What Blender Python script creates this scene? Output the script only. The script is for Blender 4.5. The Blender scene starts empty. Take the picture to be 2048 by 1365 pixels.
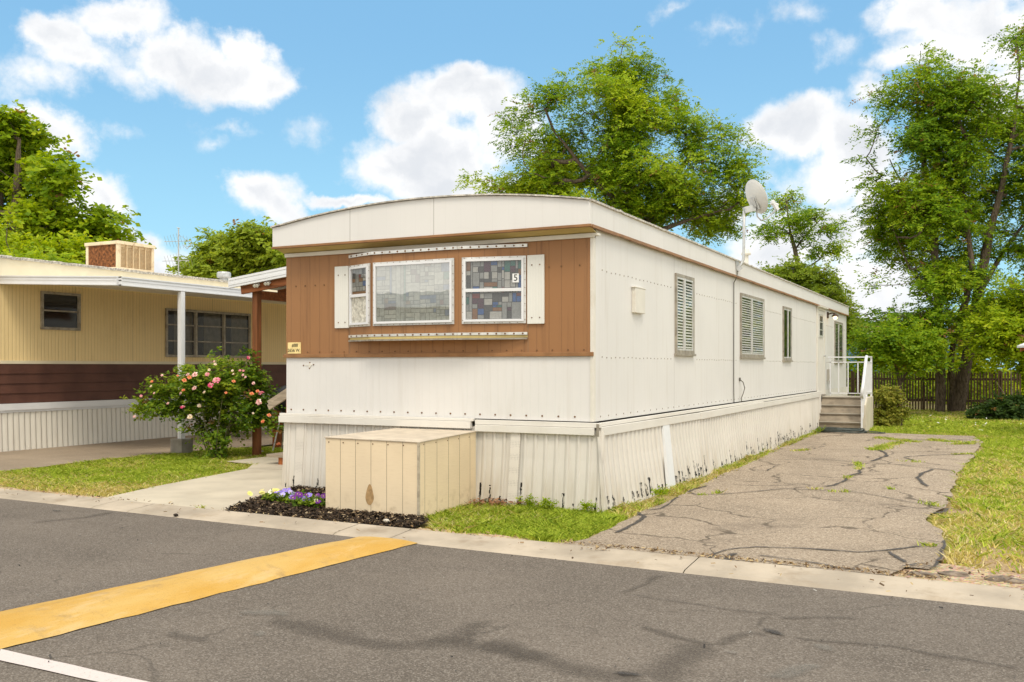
import bpy, math, random
import numpy as np
from mathutils import Vector, Matrix, noise
random.seed(7)
RNG = np.random.default_rng(11)
SC = bpy.context.scene
COL = SC.collection
PI = math.pi
V = Vector
# ------------------------------------------------------------------ camera frame (used to lay the plan out)
FPX, HOR, EYE = 1894.0, 733.0, 1.555
RT = np.array([0.892, 0.4524]); FW = np.array([-0.4524, 0.892])
CAM = -(0.887 * RT + 10.3 * FW)
def at(px, py, Z):
    p = CAM + RT * ((px - 1024) / FPX * Z) + FW * Z
    return V((p[0], p[1], EYE + (HOR - py) / FPX * Z))
def gr(px, py, z=0.0):
    Z = (EYE - z) * FPX / (py - HOR)
    p = CAM + RT * ((px - 1024) / FPX * Z) + FW * Z
    return V((p[0], p[1], z))

# ------------------------------------------------------------------ object helpers
BASE = {}
def tag(o, label=None, cat=None, group=None, kind=None):
    if label: o['label'] = label
    if cat: o['category'] = cat
    if group: o['group'] = group
    if kind: o['kind'] = kind
    return o
def thing(name, loc, label, cat, group=None):
    o = bpy.data.objects.new(name, None); COL.objects.link(o)
    o.location = loc; o.empty_display_size = .2
    BASE[o] = V(loc)
    return tag(o, label, cat, group)
def link(o, parent=None):
    COL.objects.link(o)
    if parent is not None: o.parent = parent
    return o

class MB:
    def __init__(s): s.v = []; s.f = []; s.m = []
    def add(s, vs, fs, mi=0):
        b = len(s.v); s.v += [tuple(p) for p in vs]
        for f in fs: s.f.append([b + i for i in f]); s.m.append(mi)
        return s
    def quad(s, a, b, c, d, mi=0): return s.add([a, b, c, d], [(0, 1, 2, 3)], mi)
    def box(s, x0, x1, y0, y1, z0, z1, mi=0):
        vs = [(x, y, z) for z in (z0, z1) for y in (y0, y1) for x in (x0, x1)]
        return s.add(vs, [(0, 2, 3, 1), (4, 5, 7, 6), (0, 1, 5, 4), (2, 6, 7, 3), (0, 4, 6, 2), (1, 3, 7, 5)], mi)
    def bar(s, p, q, w, h, mi=0, up=(0, 0, 1)):
        p, q = V(p), V(q); d = (q - p).normalized(); u = V(up)
        sd = d.cross(u)
        if sd.length < 1e-4: sd = d.cross(V((1, 0, 0)))
        sd.normalize(); u = sd.cross(d).normalized()
        vs = [c + sd * a * w / 2 + u * b * h / 2 for c in (p, q) for a, b in ((-1, -1), (1, -1), (1, 1), (-1, 1))]
        return s.add(vs, [(3, 2, 1, 0), (4, 5, 6, 7), (0, 1, 5, 4), (1, 2, 6, 5), (2, 3, 7, 6), (3, 0, 4, 7)], mi)
    def tube(s, pts, r, n=8, mi=0, cap=True):
        pts = [V(p) for p in pts]; R = r if isinstance(r, (list, tuple)) else [r] * len(pts)
        ref = None; rings = []
        for i, p in enumerate(pts):
            d = (pts[min(i + 1, len(pts) - 1)] - pts[max(i - 1, 0)]).normalized()
            if ref is None: ref = V((0, 0, 1)) if abs(d.z) < .9 else V((1, 0, 0))
            a = d.cross(ref)
            if a.length < 1e-5: a = d.cross(V((.3, 1, .2)))
            a.normalize(); b = d.cross(a).normalized(); ref = a.cross(d)
            rings.append([p + a * math.cos(2 * PI * k / n) * R[i] + b * math.sin(2 * PI * k / n) * R[i] for k in range(n)])
        vs = [q for rg in rings for q in rg]; fs = []
        for i in range(len(pts) - 1):
            for k in range(n):
                fs.append((i * n + k, i * n + (k + 1) % n, (i + 1) * n + (k + 1) % n, (i + 1) * n + k))
        if cap: fs += [tuple(range(n))[::-1], tuple(range((len(pts) - 1) * n, len(pts) * n))]
        return s.add(vs, fs, mi)
    def prism(s, poly, ext, mi=0):
        a = [V(p) for p in poly]; e = V(ext); n = len(a)
        fs = [tuple(range(n)), tuple(range(2 * n - 1, n - 1, -1))] + [(i, n + i, n + (i + 1) % n, (i + 1) % n) for i in range(n)]
        return s.add(a + [p + e for p in a], fs, mi)
    def lathe(s, c, prof, n=16, mi=0):
        c = V(c); vs = []; fs = []
        for (r, z) in prof: vs += [c + V((r * math.cos(2 * PI * k / n), r * math.sin(2 * PI * k / n), z)) for k in range(n)]
        for i in range(len(prof) - 1):
            for k in range(n): fs.append((i * n + k, i * n + (k + 1) % n, (i + 1) * n + (k + 1) % n, (i + 1) * n + k))
        fs += [tuple(range(n))[::-1], tuple(range((len(prof) - 1) * n, len(prof) * n))]
        return s.add(vs, fs, mi)
    def build(s, name, mats, parent=None, bevel=0, smooth=False, fixn=True):
        if not isinstance(mats, (list, tuple)): mats = [mats]
        me = bpy.data.meshes.new(name)
        top = parent
        while top is not None and top.parent is not None: top = top.parent
        b = BASE.get(top, V((0, 0, 0))) if top is not None else V((0, 0, 0))
        me.from_pydata([(x - b.x, y - b.y, z - b.z) for x, y, z in s.v], [], s.f)
        for m in mats: me.materials.append(m)
        if len(mats) > 1: me.polygons.foreach_set('material_index', s.m)
        if smooth: me.polygons.foreach_set('use_smooth', [True] * len(me.polygons))
        me.update()
        o = bpy.data.objects.new(name, me); link(o, parent)
        if bevel:
            md = o.modifiers.new('bevel', 'BEVEL'); md.width = bevel; md.segments = 2; md.limit_method = 'ANGLE'
        return o

def npmesh(name, verts, k, mat, parent=None, tint=None, smooth=False):
    """verts (n*k,3): n faces of k corners each."""
    me = bpy.data.meshes.new(name)
    top = parent
    while top is not None and top.parent is not None: top = top.parent
    b = BASE.get(top, V((0, 0, 0))) if top is not None else V((0, 0, 0))
    vv = (verts - np.array(b)).astype(np.float32); n = len(vv)
    me.vertices.add(n); me.vertices.foreach_set('co', vv.ravel())
    me.loops.add(n); me.loops.foreach_set('vertex_index', np.arange(n, dtype=np.int32))
    me.polygons.add(n // k); me.polygons.foreach_set('loop_start', np.arange(0, n, k, dtype=np.int32))
    me.update(calc_edges=True)
    if tint is not None:
        a = me.color_attributes.new('tint', 'FLOAT_COLOR', 'POINT')
        a.data.foreach_set('color', np.concatenate([tint, np.ones((n, 4 - tint.shape[1]))], 1).astype(np.float32).ravel())
    me.materials.append(mat)
    o = bpy.data.objects.new(name, me)
    return link(o, parent)

# ------------------------------------------------------------------ materials
def lin(r, g, b):
    f = lambda c: (c / 12.92 if c <= .04045 else ((c + .055) / 1.055) ** 2.4)
    return (f(r / 255), f(g / 255), f(b / 255))
class NT:
    def __init__(s, name):
        s.mat = bpy.data.materials.new(name); s.mat.use_nodes = True
        s.t = s.mat.node_tree; s.t.nodes.clear()
        s.out = s.n('ShaderNodeOutputMaterial')
    def n(s, ty, **kw):
        nd = s.t.nodes.new(ty)
        for k, v in kw.items(): setattr(nd, k, v)
        return nd
    def l(s, a, b): s.t.links.new(a, b)
    def val(s, inp, x):
        if hasattr(x, 'is_linked') or isinstance(x, bpy.types.NodeSocket): s.l(x, inp)
        elif isinstance(x, (tuple, list)) and len(x) == 3 and inp.type == 'RGBA': inp.default_value = (*x, 1)
        else: inp.default_value = x
    def math(s, op, a, b=None, c=None, clamp=False):
        nd = s.n('ShaderNodeMath', operation=op, use_clamp=clamp); s.val(nd.inputs[0], a)
        if b is not None: s.val(nd.inputs[1], b)
        if c is not None: s.val(nd.inputs[2], c)
        return nd.outputs[0]
    def coord(s, kind='Object'): return s.n('ShaderNodeTexCoord').outputs[kind]
    def scale(s, vec, sc):
        nd = s.n('ShaderNodeVectorMath', operation='MULTIPLY'); s.l(vec, nd.inputs[0]); nd.inputs[1].default_value = sc if isinstance(sc, (tuple, list)) else (sc,) * 3
        return nd.outputs[0]
    def xyz(s, vec):
        nd = s.n('ShaderNodeSeparateXYZ'); s.l(vec, nd.inputs[0]); return nd.outputs
    def noise(s, vec, sc, det=4, rough=.55, dist=0):
        nd = s.n('ShaderNodeTexNoise'); s.l(vec, nd.inputs['Vector']); nd.inputs['Scale'].default_value = sc
        nd.inputs['Detail'].default_value = det; nd.inputs['Roughness'].default_value = rough; nd.inputs['Distortion'].default_value = dist
        return nd.outputs[0]
    def vor(s, vec, sc, feature='F1'):
        nd = s.n('ShaderNodeTexVoronoi', feature=feature); s.l(vec, nd.inputs['Vector']); nd.inputs['Scale'].default_value = sc
        return nd
    def ss(s, x, a, b, lo=0., hi=1.):
        nd = s.n('ShaderNodeMapRange', interpolation_type='SMOOTHSTEP'); s.val(nd.inputs[0], x)
        for i, q in zip((1, 2, 3, 4), (a, b, lo, hi)): s.val(nd.inputs[i], q)
        return nd.outputs[0]
    def mix(s, f, a, b, mode='MIX'):
        nd = s.n('ShaderNodeMix', data_type='RGBA', blend_type=mode); s.val(nd.inputs[0], f); s.val(nd.inputs[6], a); s.val(nd.inputs[7], b)
        return nd.outputs[2]
    def ramp(s, x, stops):
        nd = s.n('ShaderNodeValToRGB'); e = nd.color_ramp.elements
        while len(e) < len(stops): e.new(.5)
        for k, (p, c) in zip(e, stops): k.position = p; k.color = (*c, 1)
        s.l(x, nd.inputs[0]); return nd.outputs[0]
    def bsdf(s, col, rough=.6, spec=.3, metal=0, h=None, bstr=.3, bdist=.01):
        b = s.n('ShaderNodeBsdfPrincipled'); s.val(b.inputs['Base Color'], col); s.val(b.inputs['Roughness'], rough)
        b.inputs['Specular IOR Level'].default_value = spec; s.val(b.inputs['Metallic'], metal)
        if h is not None:
            bp = s.n('ShaderNodeBump'); bp.inputs['Strength'].default_value = bstr; bp.inputs['Distance'].default_value = bdist
            s.l(h, bp.inputs['Height']); s.l(bp.outputs[0], b.inputs['Normal'])
        s.l(b.outputs[0], s.out.inputs[0]); return b
def M(name, col, rough=.6, var=.15, vs=3., bump=.15, bs=60., spec=.3, metal=0, stain=None, stain_amt=.35, stain_s=1.5):
    t = NT(name); c = t.coord()
    n = t.noise(c, vs, 5); k = t.ss(n, .3, .7)
    lo = tuple(x * (1 - var) for x in col); hi = tuple(min(1, x * (1 + var)) for x in col)
    cc = t.mix(k, lo, hi)
    if stain:
        m = t.math('MULTIPLY', t.ss(t.noise(c, stain_s, 6, .65), .5, .72), stain_amt); cc = t.mix(m, cc, stain)
    t.bsdf(cc, rough, spec, metal, t.noise(c, bs, 3), bump, .01)
    return t.mat
def siding(name, col, axis, pitch, gw=.06, depth=.6, gcol=.82, dirt=(.35, .27, .17), dirt_amt=.15, rough=.5, holes=False, wide=False, seams=None):
    """painted corrugated sheet: shallow grooves every `pitch` metres along local axis 0 (x) or 1 (y)."""
    t = NT(name); c = t.coord(); X = t.xyz(c); a = X[axis]
    fr = t.math('FRACT', t.math('DIVIDE', a, pitch))
    d = t.math('ABSOLUTE', t.math('SUBTRACT', fr, .5))
    g = t.ss(d, 0, gw, 1, 0)
    big = t.noise(c, .9, 4); st = t.noise(t.scale(c, (9, 9, .6)), 1, 5, .6)
    cc = t.mix(t.ss(big, .3, .7), tuple(x * .97 for x in col), tuple(min(1, x * 1.02) for x in col))
    cc = t.mix(t.math('MULTIPLY', t.ss(st, .5, .8), dirt_amt), cc, dirt)
    cc = t.mix(g, cc, t.mix(1., cc, (gcol,) * 3, 'MULTIPLY'))
    if seams:
        sm = None
        for q in seams:
            k = t.math('LESS_THAN', t.math('ABSOLUTE', t.math('SUBTRACT', a, q)), .006)
            sm = k if sm is None else t.math('MAXIMUM', sm, k)
        cc = t.mix(t.math('MULTIPLY', sm, .4), cc, (.16, .13, .09))
    if holes:
        cell = t.math('FLOOR', t.math('DIVIDE', a, pitch)); cv = t.n('ShaderNodeCombineXYZ'); t.l(cell, cv.inputs[0])
        wn = t.n('ShaderNodeTexWhiteNoise'); t.l(cv.outputs[0], wn.inputs['Vector'])
        top = t.math('MULTIPLY_ADD', wn.outputs[0], .33, -.06)
        hz = t.math('LESS_THAN', X[2], top)
        wob = t.noise(t.scale(c, (60, 60, 14)), 1, 4)
        near = t.math('LESS_THAN', d, t.math('MULTIPLY', t.ss(wob, .36, .62), .15 if wide else .21))
        brk = t.math('GREATER_THAN', t.noise(t.scale(c, (8, 8, 22)), 1, 2), .38)
        hm = t.math('MULTIPLY', t.math('MULTIPLY', hz, near), brk)
        low = t.ss(X[2], .02, .5, .42, 0)
        cc = t.mix(t.math('MULTIPLY', low, t.ss(st, .3, .75)), cc, (.36, .27, .15))
        cc = t.mix(hm, cc, (.008, .007, .006))
    h = t.math('ADD', t.math('MULTIPLY', g, -1.), t.math('MULTIPLY', t.noise(c, 2.2, 3), 2.2))
    t.bsdf(cc, rough, .35, 0, h, depth, .006)
    return t.mat
def asphalt(name, col, speck, stain_dark, big=.25, agg=160., contrast=.5, hair=0):
    t = NT(name); c = t.coord()
    b1 = t.noise(c, .55, 5, .6); b2 = t.noise(t.scale(c, (.35, 1.6, 1)), 1.3, 5, .6)
    cc = t.mix(t.ss(b1, .3, .7), tuple(x * (1 - big) for x in col), tuple(x * (1 + big) for x in col))
    cc = t.mix(t.math('MULTIPLY', t.ss(b2, .52, .72), .35), cc, stain_dark)
    v = t.vor(c, agg); s = t.xyz(v.outputs['Color'])[0]
    f = t.noise(c, agg * .55, 4, .75)
    cc = t.mix(t.math('MULTIPLY', t.ss(s, .6, .95), contrast), cc, speck)
    cc = t.mix(t.math('MULTIPLY', t.ss(s, .35, .05), contrast), cc, tuple(x * .45 for x in col))
    cc = t.mix(t.math('MULTIPLY', t.ss(f, .42, .3), .7), cc, tuple(x * .35 for x in col))
    mid = t.noise(c, 14, 4, .7)
    if hair > .6:
        cc = t.mix(t.math('MULTIPLY', t.ss(t.noise(c, .8, 7, .7), .52, .7), .45), cc, (.16, .125, .095))
        cc = t.mix(t.math('MULTIPLY', t.ss(t.xyz(c)[1], 3.5, -2.2), .3), cc, tuple(x * .62 for x in col))
    if hair:
        wv = t.n('ShaderNodeVectorMath', operation='MULTIPLY_ADD'); nn = t.n('ShaderNodeTexNoise'); t.l(c, nn.inputs['Vector']); nn.inputs['Scale'].default_value = 1.7; nn.inputs['Detail'].default_value = 5
        t.l(nn.outputs['Color'], wv.inputs[0]); wv.inputs[1].default_value = (.9, .9, 0); t.l(c, wv.inputs[2])
        ed = t.vor(wv.outputs[0], hair, 'DISTANCE_TO_EDGE').outputs['Distance']
        br = t.ss(t.noise(c, 1.1, 3), .40, .54) if hair > .6 else t.math('MULTIPLY', t.ss(t.noise(c, 1.1, 3), .5, .62), .4)
        cc = t.mix(t.math('MULTIPLY', t.ss(ed, .004, .02 if hair > .6 else .011, .85, 0), br), cc, tuple(x * .28 for x in col))
    cc = t.mix(t.math('MULTIPLY', t.ss(mid, .55, .75), .22), cc, tuple(x * .6 for x in col))
    t.bsdf(cc, .9, .2, 0, t.math('ADD', f, t.math('MULTIPLY', s, .5)), .55, .006)
    return t.mat
def leafmat(name, stops, trans=.5, rough=.5):
    t = NT(name); a = t.n('ShaderNodeAttribute', attribute_name='tint'); s = t.n('ShaderNodeSeparateColor'); t.l(a.outputs['Color'], s.inputs[0])
    x = t.math('ADD', t.math('MULTIPLY', s.outputs[0], .45), t.math('MULTIPLY', s.outputs[1], .55))
    cc = t.ramp(x, stops)
    cc = t.mix(s.outputs[2], cc, (.30, .16, .06))
    d = t.n('ShaderNodeBsdfPrincipled'); t.l(cc, d.inputs['Base Color']); d.inputs['Roughness'].default_value = rough; d.inputs['Specular IOR Level'].default_value = .15
    tr = t.n('ShaderNodeBsdfTranslucent'); t.l(t.mix(1., cc, (1.25, 1.15, .55), 'MULTIPLY'), tr.inputs[0])
    m = t.n('ShaderNodeMixShader'); m.inputs[0].default_value = trans; t.l(d.outputs[0], m.inputs[1]); t.l(tr.outputs[0], m.inputs[2])
    t.l(m.outputs[0], t.out.inputs[0]); return t.mat
def glass(name, tint=(.9, .93, .92), refl=.12, rough=.01):
    t = NT(name); tr = t.n('ShaderNodeBsdfTransparent'); tr.inputs[0].default_value = (*tint, 1)
    g = t.n('ShaderNodeBsdfGlossy'); g.inputs['Roughness'].default_value = rough
    ge = t.n('ShaderNodeNewGeometry'); dp = t.n('ShaderNodeVectorMath', operation='DOT_PRODUCT'); t.l(ge.outputs['Incoming'], dp.inputs[0]); t.l(ge.outputs['True Normal'], dp.inputs[1])
    sch = t.math('POWER', t.math('SUBTRACT', 1., t.math('ABSOLUTE', dp.outputs['Value'])), 5.)
    f = t.math('ADD', t.math('MULTIPLY', sch, .95), refl + .05, clamp=True)
    bp = t.n('ShaderNodeBump'); bp.inputs['Strength'].default_value = .05; bp.inputs['Distance'].default_value = .02
    t.l(t.noise(t.coord(), 2.2, 2), bp.inputs['Height']); t.l(bp.outputs[0], g.inputs['Normal'])
    m = t.n('ShaderNodeMixShader'); t.l(f, m.inputs[0]); t.l(tr.outputs[0], m.inputs[1]); t.l(g.outputs[0], m.inputs[2])
    t.l(m.outputs[0], t.out.inputs[0]); return t.mat
def woodmat(name, col, axis=2, dark=.55, rough=.6, sc=18):
    t = NT(name); c = t.coord(); s = [sc, sc, sc]; s[axis] = 1.2
    n = t.noise(t.scale(c, tuple(s)), 1, 5, .65)
    cc = t.mix(t.ss(n, .3, .7), tuple(x * dark for x in col), tuple(min(1, x * 1.15) for x in col))
    t.bsdf(cc, rough, .25, 0, n, .3, .004); return t.mat
def barkmat(name, col):
    t = NT(name); c = t.coord(); n = t.noise(t.scale(c, (22, 22, 4)), 1, 6, .7, .6)
    cc = t.mix(t.ss(n, .35, .65), tuple(x * .35 for x in col), col)
    t.bsdf(cc, .9, .1, 0, n, 1., .04); return t.mat
def perforated(name, col):
    t = NT(name); c = t.coord(); v = t.vor(t.scale(c, 1), 55); v.inputs['Randomness'].default_value = .15
    cc = t.mix(t.ss(v.outputs['Distance'], .2, .4), tuple(x * .72 for x in col), col); t.bsdf(cc, .5); return t.mat
def ribbon_mat(name, col, thr=.75, rough=.8, nsc=9., soft=.25, opac=1.):
    """tar / stain strip whose outline is eaten by noise; attribute 'tint' r = 0 at the centre line, 1 at the rim."""
    t = NT(name); a = t.n('ShaderNodeAttribute', attribute_name='tint'); s = t.n('ShaderNodeSeparateColor'); t.l(a.outputs['Color'], s.inputs[0])
    c = t.coord(); n = t.noise(c, nsc, 5, .65)
    e = t.math('ADD', s.outputs[0], t.math('MULTIPLY', t.math('SUBTRACT', n, .5), 1.3))
    al = t.math('MULTIPLY', t.ss(e, thr - soft, thr + soft, 1, 0), opac)
    f = t.noise(c, 90, 3, .7)
    b = t.n('ShaderNodeBsdfPrincipled'); t.l(t.mix(t.ss(f, .35, .65), tuple(x * .6 for x in col), tuple(x * 1.4 for x in col)), b.inputs['Base Color']); b.inputs['Roughness'].default_value = rough
    tr = t.n('ShaderNodeBsdfTransparent'); m = t.n('ShaderNodeMixShader'); t.l(al, m.inputs[0]); t.l(tr.outputs[0], m.inputs[1]); t.l(b.outputs[0], m.inputs[2])
    t.l(m.outputs[0], t.out.inputs[0]); return t.mat
def ribbon(name, paths, z, mat, parent=None):
    """paths: [(points xy, width or widths)] -> one sheet mesh of soft-edged strips."""
    vs = []; tn = []
    for k, (pts, w) in enumerate(paths):
        P = []; W = []
        ws = w if isinstance(w, (list, tuple)) else [w] * len(pts)
        for i in range(len(pts) - 1):
            n = max(2, int((V(pts[i + 1][:2]) - V(pts[i][:2])).length / .06))
            for j in range(n):
                q = V(pts[i][:2]).lerp(V(pts[i + 1][:2]), j / n)
                nz = noise.noise_vector(V((q.x * 2.3, q.y * 2.3, k))) * .05 + noise.noise_vector(V((q.x * 9, q.y * 9, k + 5))) * .012
                P.append(q + V((nz.x, nz.y))); W.append(ws[i] + (ws[i + 1] - ws[i]) * j / n)
        P.append(V(pts[-1][:2])); W.append(ws[-1])
        L = []; Rr = []; PC = list(P)
        for i, q in enumerate(PC):
            d = (PC[min(i + 1, len(P) - 1)] - PC[max(i - 1, 0)]).normalized(); nn = V((-d.y, d.x)); e = 1. if i in (0, len(P) - 1) else 0.
            ww = W[i] * (.75 + .5 * noise.noise(V((q.x * 4, q.y * 4, 3))))
            zz = z + k * .0004
            L.append(((q.x + nn.x * ww, q.y + nn.y * ww, zz), 1.)); Rr.append(((q.x - nn.x * ww, q.y - nn.y * ww, zz), 1.)); P[i] = ((q.x, q.y, zz), e)
        for i in range(len(P) - 1):
            for A in (L, Rr):
                qd = [A[i], P[i], P[i + 1], A[i + 1]] if A is L else [P[i], A[i], A[i + 1], P[i + 1]]
                vs += [x[0] for x in qd]; tn += [(x[1], 0, 0) for x in qd]
    return npmesh(name, np.array(vs), 4, mat, parent, np.array(tn))

def deform_noise(t, c): return t.noise(c, 3, 3)
CREAM = lin(221, 218, 214)
mt = {}
mt['cream_front'] = siding('cream_siding', CREAM, 0, .102, .05, .25, .965, dirt_amt=.16, seams=None)
mt['cream_side'] = siding('cream_siding_long', CREAM, 1, .102, .05, .3, .955, dirt_amt=.2, seams=[2.93, 6.68, 12.0])
mt['brown'] = siding('brown_siding', (.325, .158, .064), 0, .152, .06, .4, .80, dirt=(.12, .055, .025), dirt_amt=.5, rough=.55, seams=[-3.253, -.79])
mt['fascia'] = siding('cream_fascia', lin(221, 218, 214), 0, .205, .02, .15, .95, dirt_amt=.07, seams=[-3.09, -1.9])
mt['fascia_side'] = siding('cream_fascia_long', lin(220, 217, 213), 1, .102, .04, .2, .95, dirt_amt=.14)
mt['skirt_front'] = siding('skirting_sheet', lin(212, 206, 196), 0, .13, .09, .25, .8, holes=True, wide=True, dirt_amt=.2)
mt['skirt_side'] = siding('skirting_sheet_long', lin(212, 206, 196), 1, .15, .09, .25, .78, holes=True, dirt_amt=.25)
mt['band'] = M('skirting_band_paint', lin(220, 215, 206), .5, .03, 2, .05, 20, stain=(.4, .32, .2), stain_amt=.15)
mt['cream_trim'] = M('cream_trim_paint', lin(219, 214, 203), .5, .04, 4, .05, 30, stain=(.4, .3, .14), stain_amt=.3)
mt['soffit'] = M('soffit_paint', lin(200, 180, 120), .6, .08, 3, .05)
mt['brown_trim'] = M('brown_trim_paint', (.29, .145, .06), .5, .15, 6, .05)
mt['roofing'] = M('roof_coating', (.62, .58, .52), .8, .15, 2, .4, 30)
mt['drip'] = M('drip_edge_metal', (.55, .51, .45), .55, .35, 22, .6, 40, metal=.2, stain=(.2, .15, .1), stain_amt=.5, stain_s=9)
mt['screw'] = M('rusty_screw', (.17, .09, .04), .7, .3, 50)
mt['screw_grey'] = M('grey_screw', (.33, .29, .24), .6, .2, 50)
mt['alu'] = M('window_aluminium', (.66, .65, .62), .35, .1, 9, .05, 60, metal=.35, stain=(.3, .25, .18), stain_amt=.4, stain_s=8)
mt['alu_dull'] = M('dull_aluminium', (.36, .32, .26), .5, .2, 9, .1, 60, metal=.4, stain=(.16, .12, .08), stain_amt=.6, stain_s=8)
mt['white'] = M('white_paint', (.74, .74, .75), .45, .03, 3, .04, 40, stain=(.5, .46, .4), stain_amt=.12)
mt['ivory'] = siding('ivory_shutter', lin(224, 222, 214), 0, .035, .1, .3, .95, dirt_amt=.04)
mt['glass'] = glass('window_glass', (.95, .95, .94), .03)
mt['glass_mid'] = glass('picture_window_glass', (.86, .88, .86), .24)
mt['glass_dark'] = glass('screened_glass', (.55, .56, .54), .03, .06)
mt['dark'] = M('dark_room', (.035, .032, .028), .8, .2)
mt['blind'] = M('blind_slat', (.8, .79, .75), .5, .05)
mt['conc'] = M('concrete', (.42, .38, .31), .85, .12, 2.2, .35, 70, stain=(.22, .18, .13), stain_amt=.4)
mt['conc_grey'] = M('grey_concrete', (.30, .27, .23), .9, .2, 5, .5, 60)
mt['step'] = M('step_concrete', (.25, .205, .15), .85, .22, 4, .4, 60, stain=(.13, .10, .07), stain_amt=.55, stain_s=3)  # base tone darker than the tread concrete, with darker blotches
mt['orange_wood'] = woodmat('orange_stained_wood', lin(132, 82, 48), 2, .55)
mt['orange_wood_x'] = woodmat('orange_stained_board', lin(156, 94, 54), 0, .55)
mt['grey_wood'] = woodmat('weathered_wood', lin(176, 160, 140), 0, .6)
mt['rail_wood'] = woodmat('rail_wood', lin(170, 100, 55), 2, .6)
mt['fence'] = woodmat('grey_fence_wood', lin(112, 92, 72), 2, .45, .85)
mt['bark'] = barkmat('bark', (.20, .15, .11)); mt['bark_pale'] = barkmat('twig_bark', (.22, .18, .13))
mt['box'] = siding('plywood_front', lin(226, 200, 162), 0, 50, .001, .1, 1, dirt=(.5, .36, .2), dirt_amt=.2)
mt['dish'] = M('dish_paint', (.58, .57, .54), .45, .05, 4, .05); mt['galv'] = M('galvanised_steel', (.5, .5, .49), .4, .12, 14, .08, 60, metal=.4)
mt['black'] = M('black_plastic', (.02, .02, .02), .4, .2); mt['rubber'] = M('hose_rubber', (.065, .075, .066), .45, .3, 8)
mt['cable'] = M('grey_cable', (.12, .11, .09), .6)

# ------------------------------------------------------------------ camera, world, sun
cd = bpy.data.cameras.new('camera'); cam = bpy.data.objects.new('camera', cd); COL.objects.link(cam)
cam.location = (CAM[0], CAM[1], EYE); cam.rotation_euler = (PI / 2, 0, math.atan2(.4524, .892))
cd.sensor_width = 36; cd.lens = FPX / 2048 * 36; cd.shift_y = (HOR - 682.5) / 2048; cd.clip_end = 2000; cd.clip_start = .05
SC.camera = cam
SC.render.resolution_x, SC.render.resolution_y = 1024, 682
SC.view_settings.view_transform = 'Standard'; SC.view_settings.look = 'None'; SC.view_settings.gamma = 1
SC.view_settings.exposure = 0.66
SC.cycles.max_bounces = 8; SC.cycles.transparent_max_bounces = 12; SC.cycles.use_denoising = True
SUN_EL, SUN_AZ = math.radians(56), math.radians(38)     # azimuth measured from -y towards +x
sun_dir = V((math.sin(SUN_AZ) * math.cos(SUN_EL), -math.cos(SUN_AZ) * math.cos(SUN_EL), math.sin(SUN_EL)))
sd = bpy.data.lights.new('sun', 'SUN'); sd.energy = 1.3; sd.angle = math.radians(20); sd.color = (1, .91, .76)
so = bpy.data.objects.new('sun', sd); COL.objects.link(so); so.rotation_euler = sun_dir.to_track_quat('Z', 'Y').to_euler(); so.location = (0, -10, 30)

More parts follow.
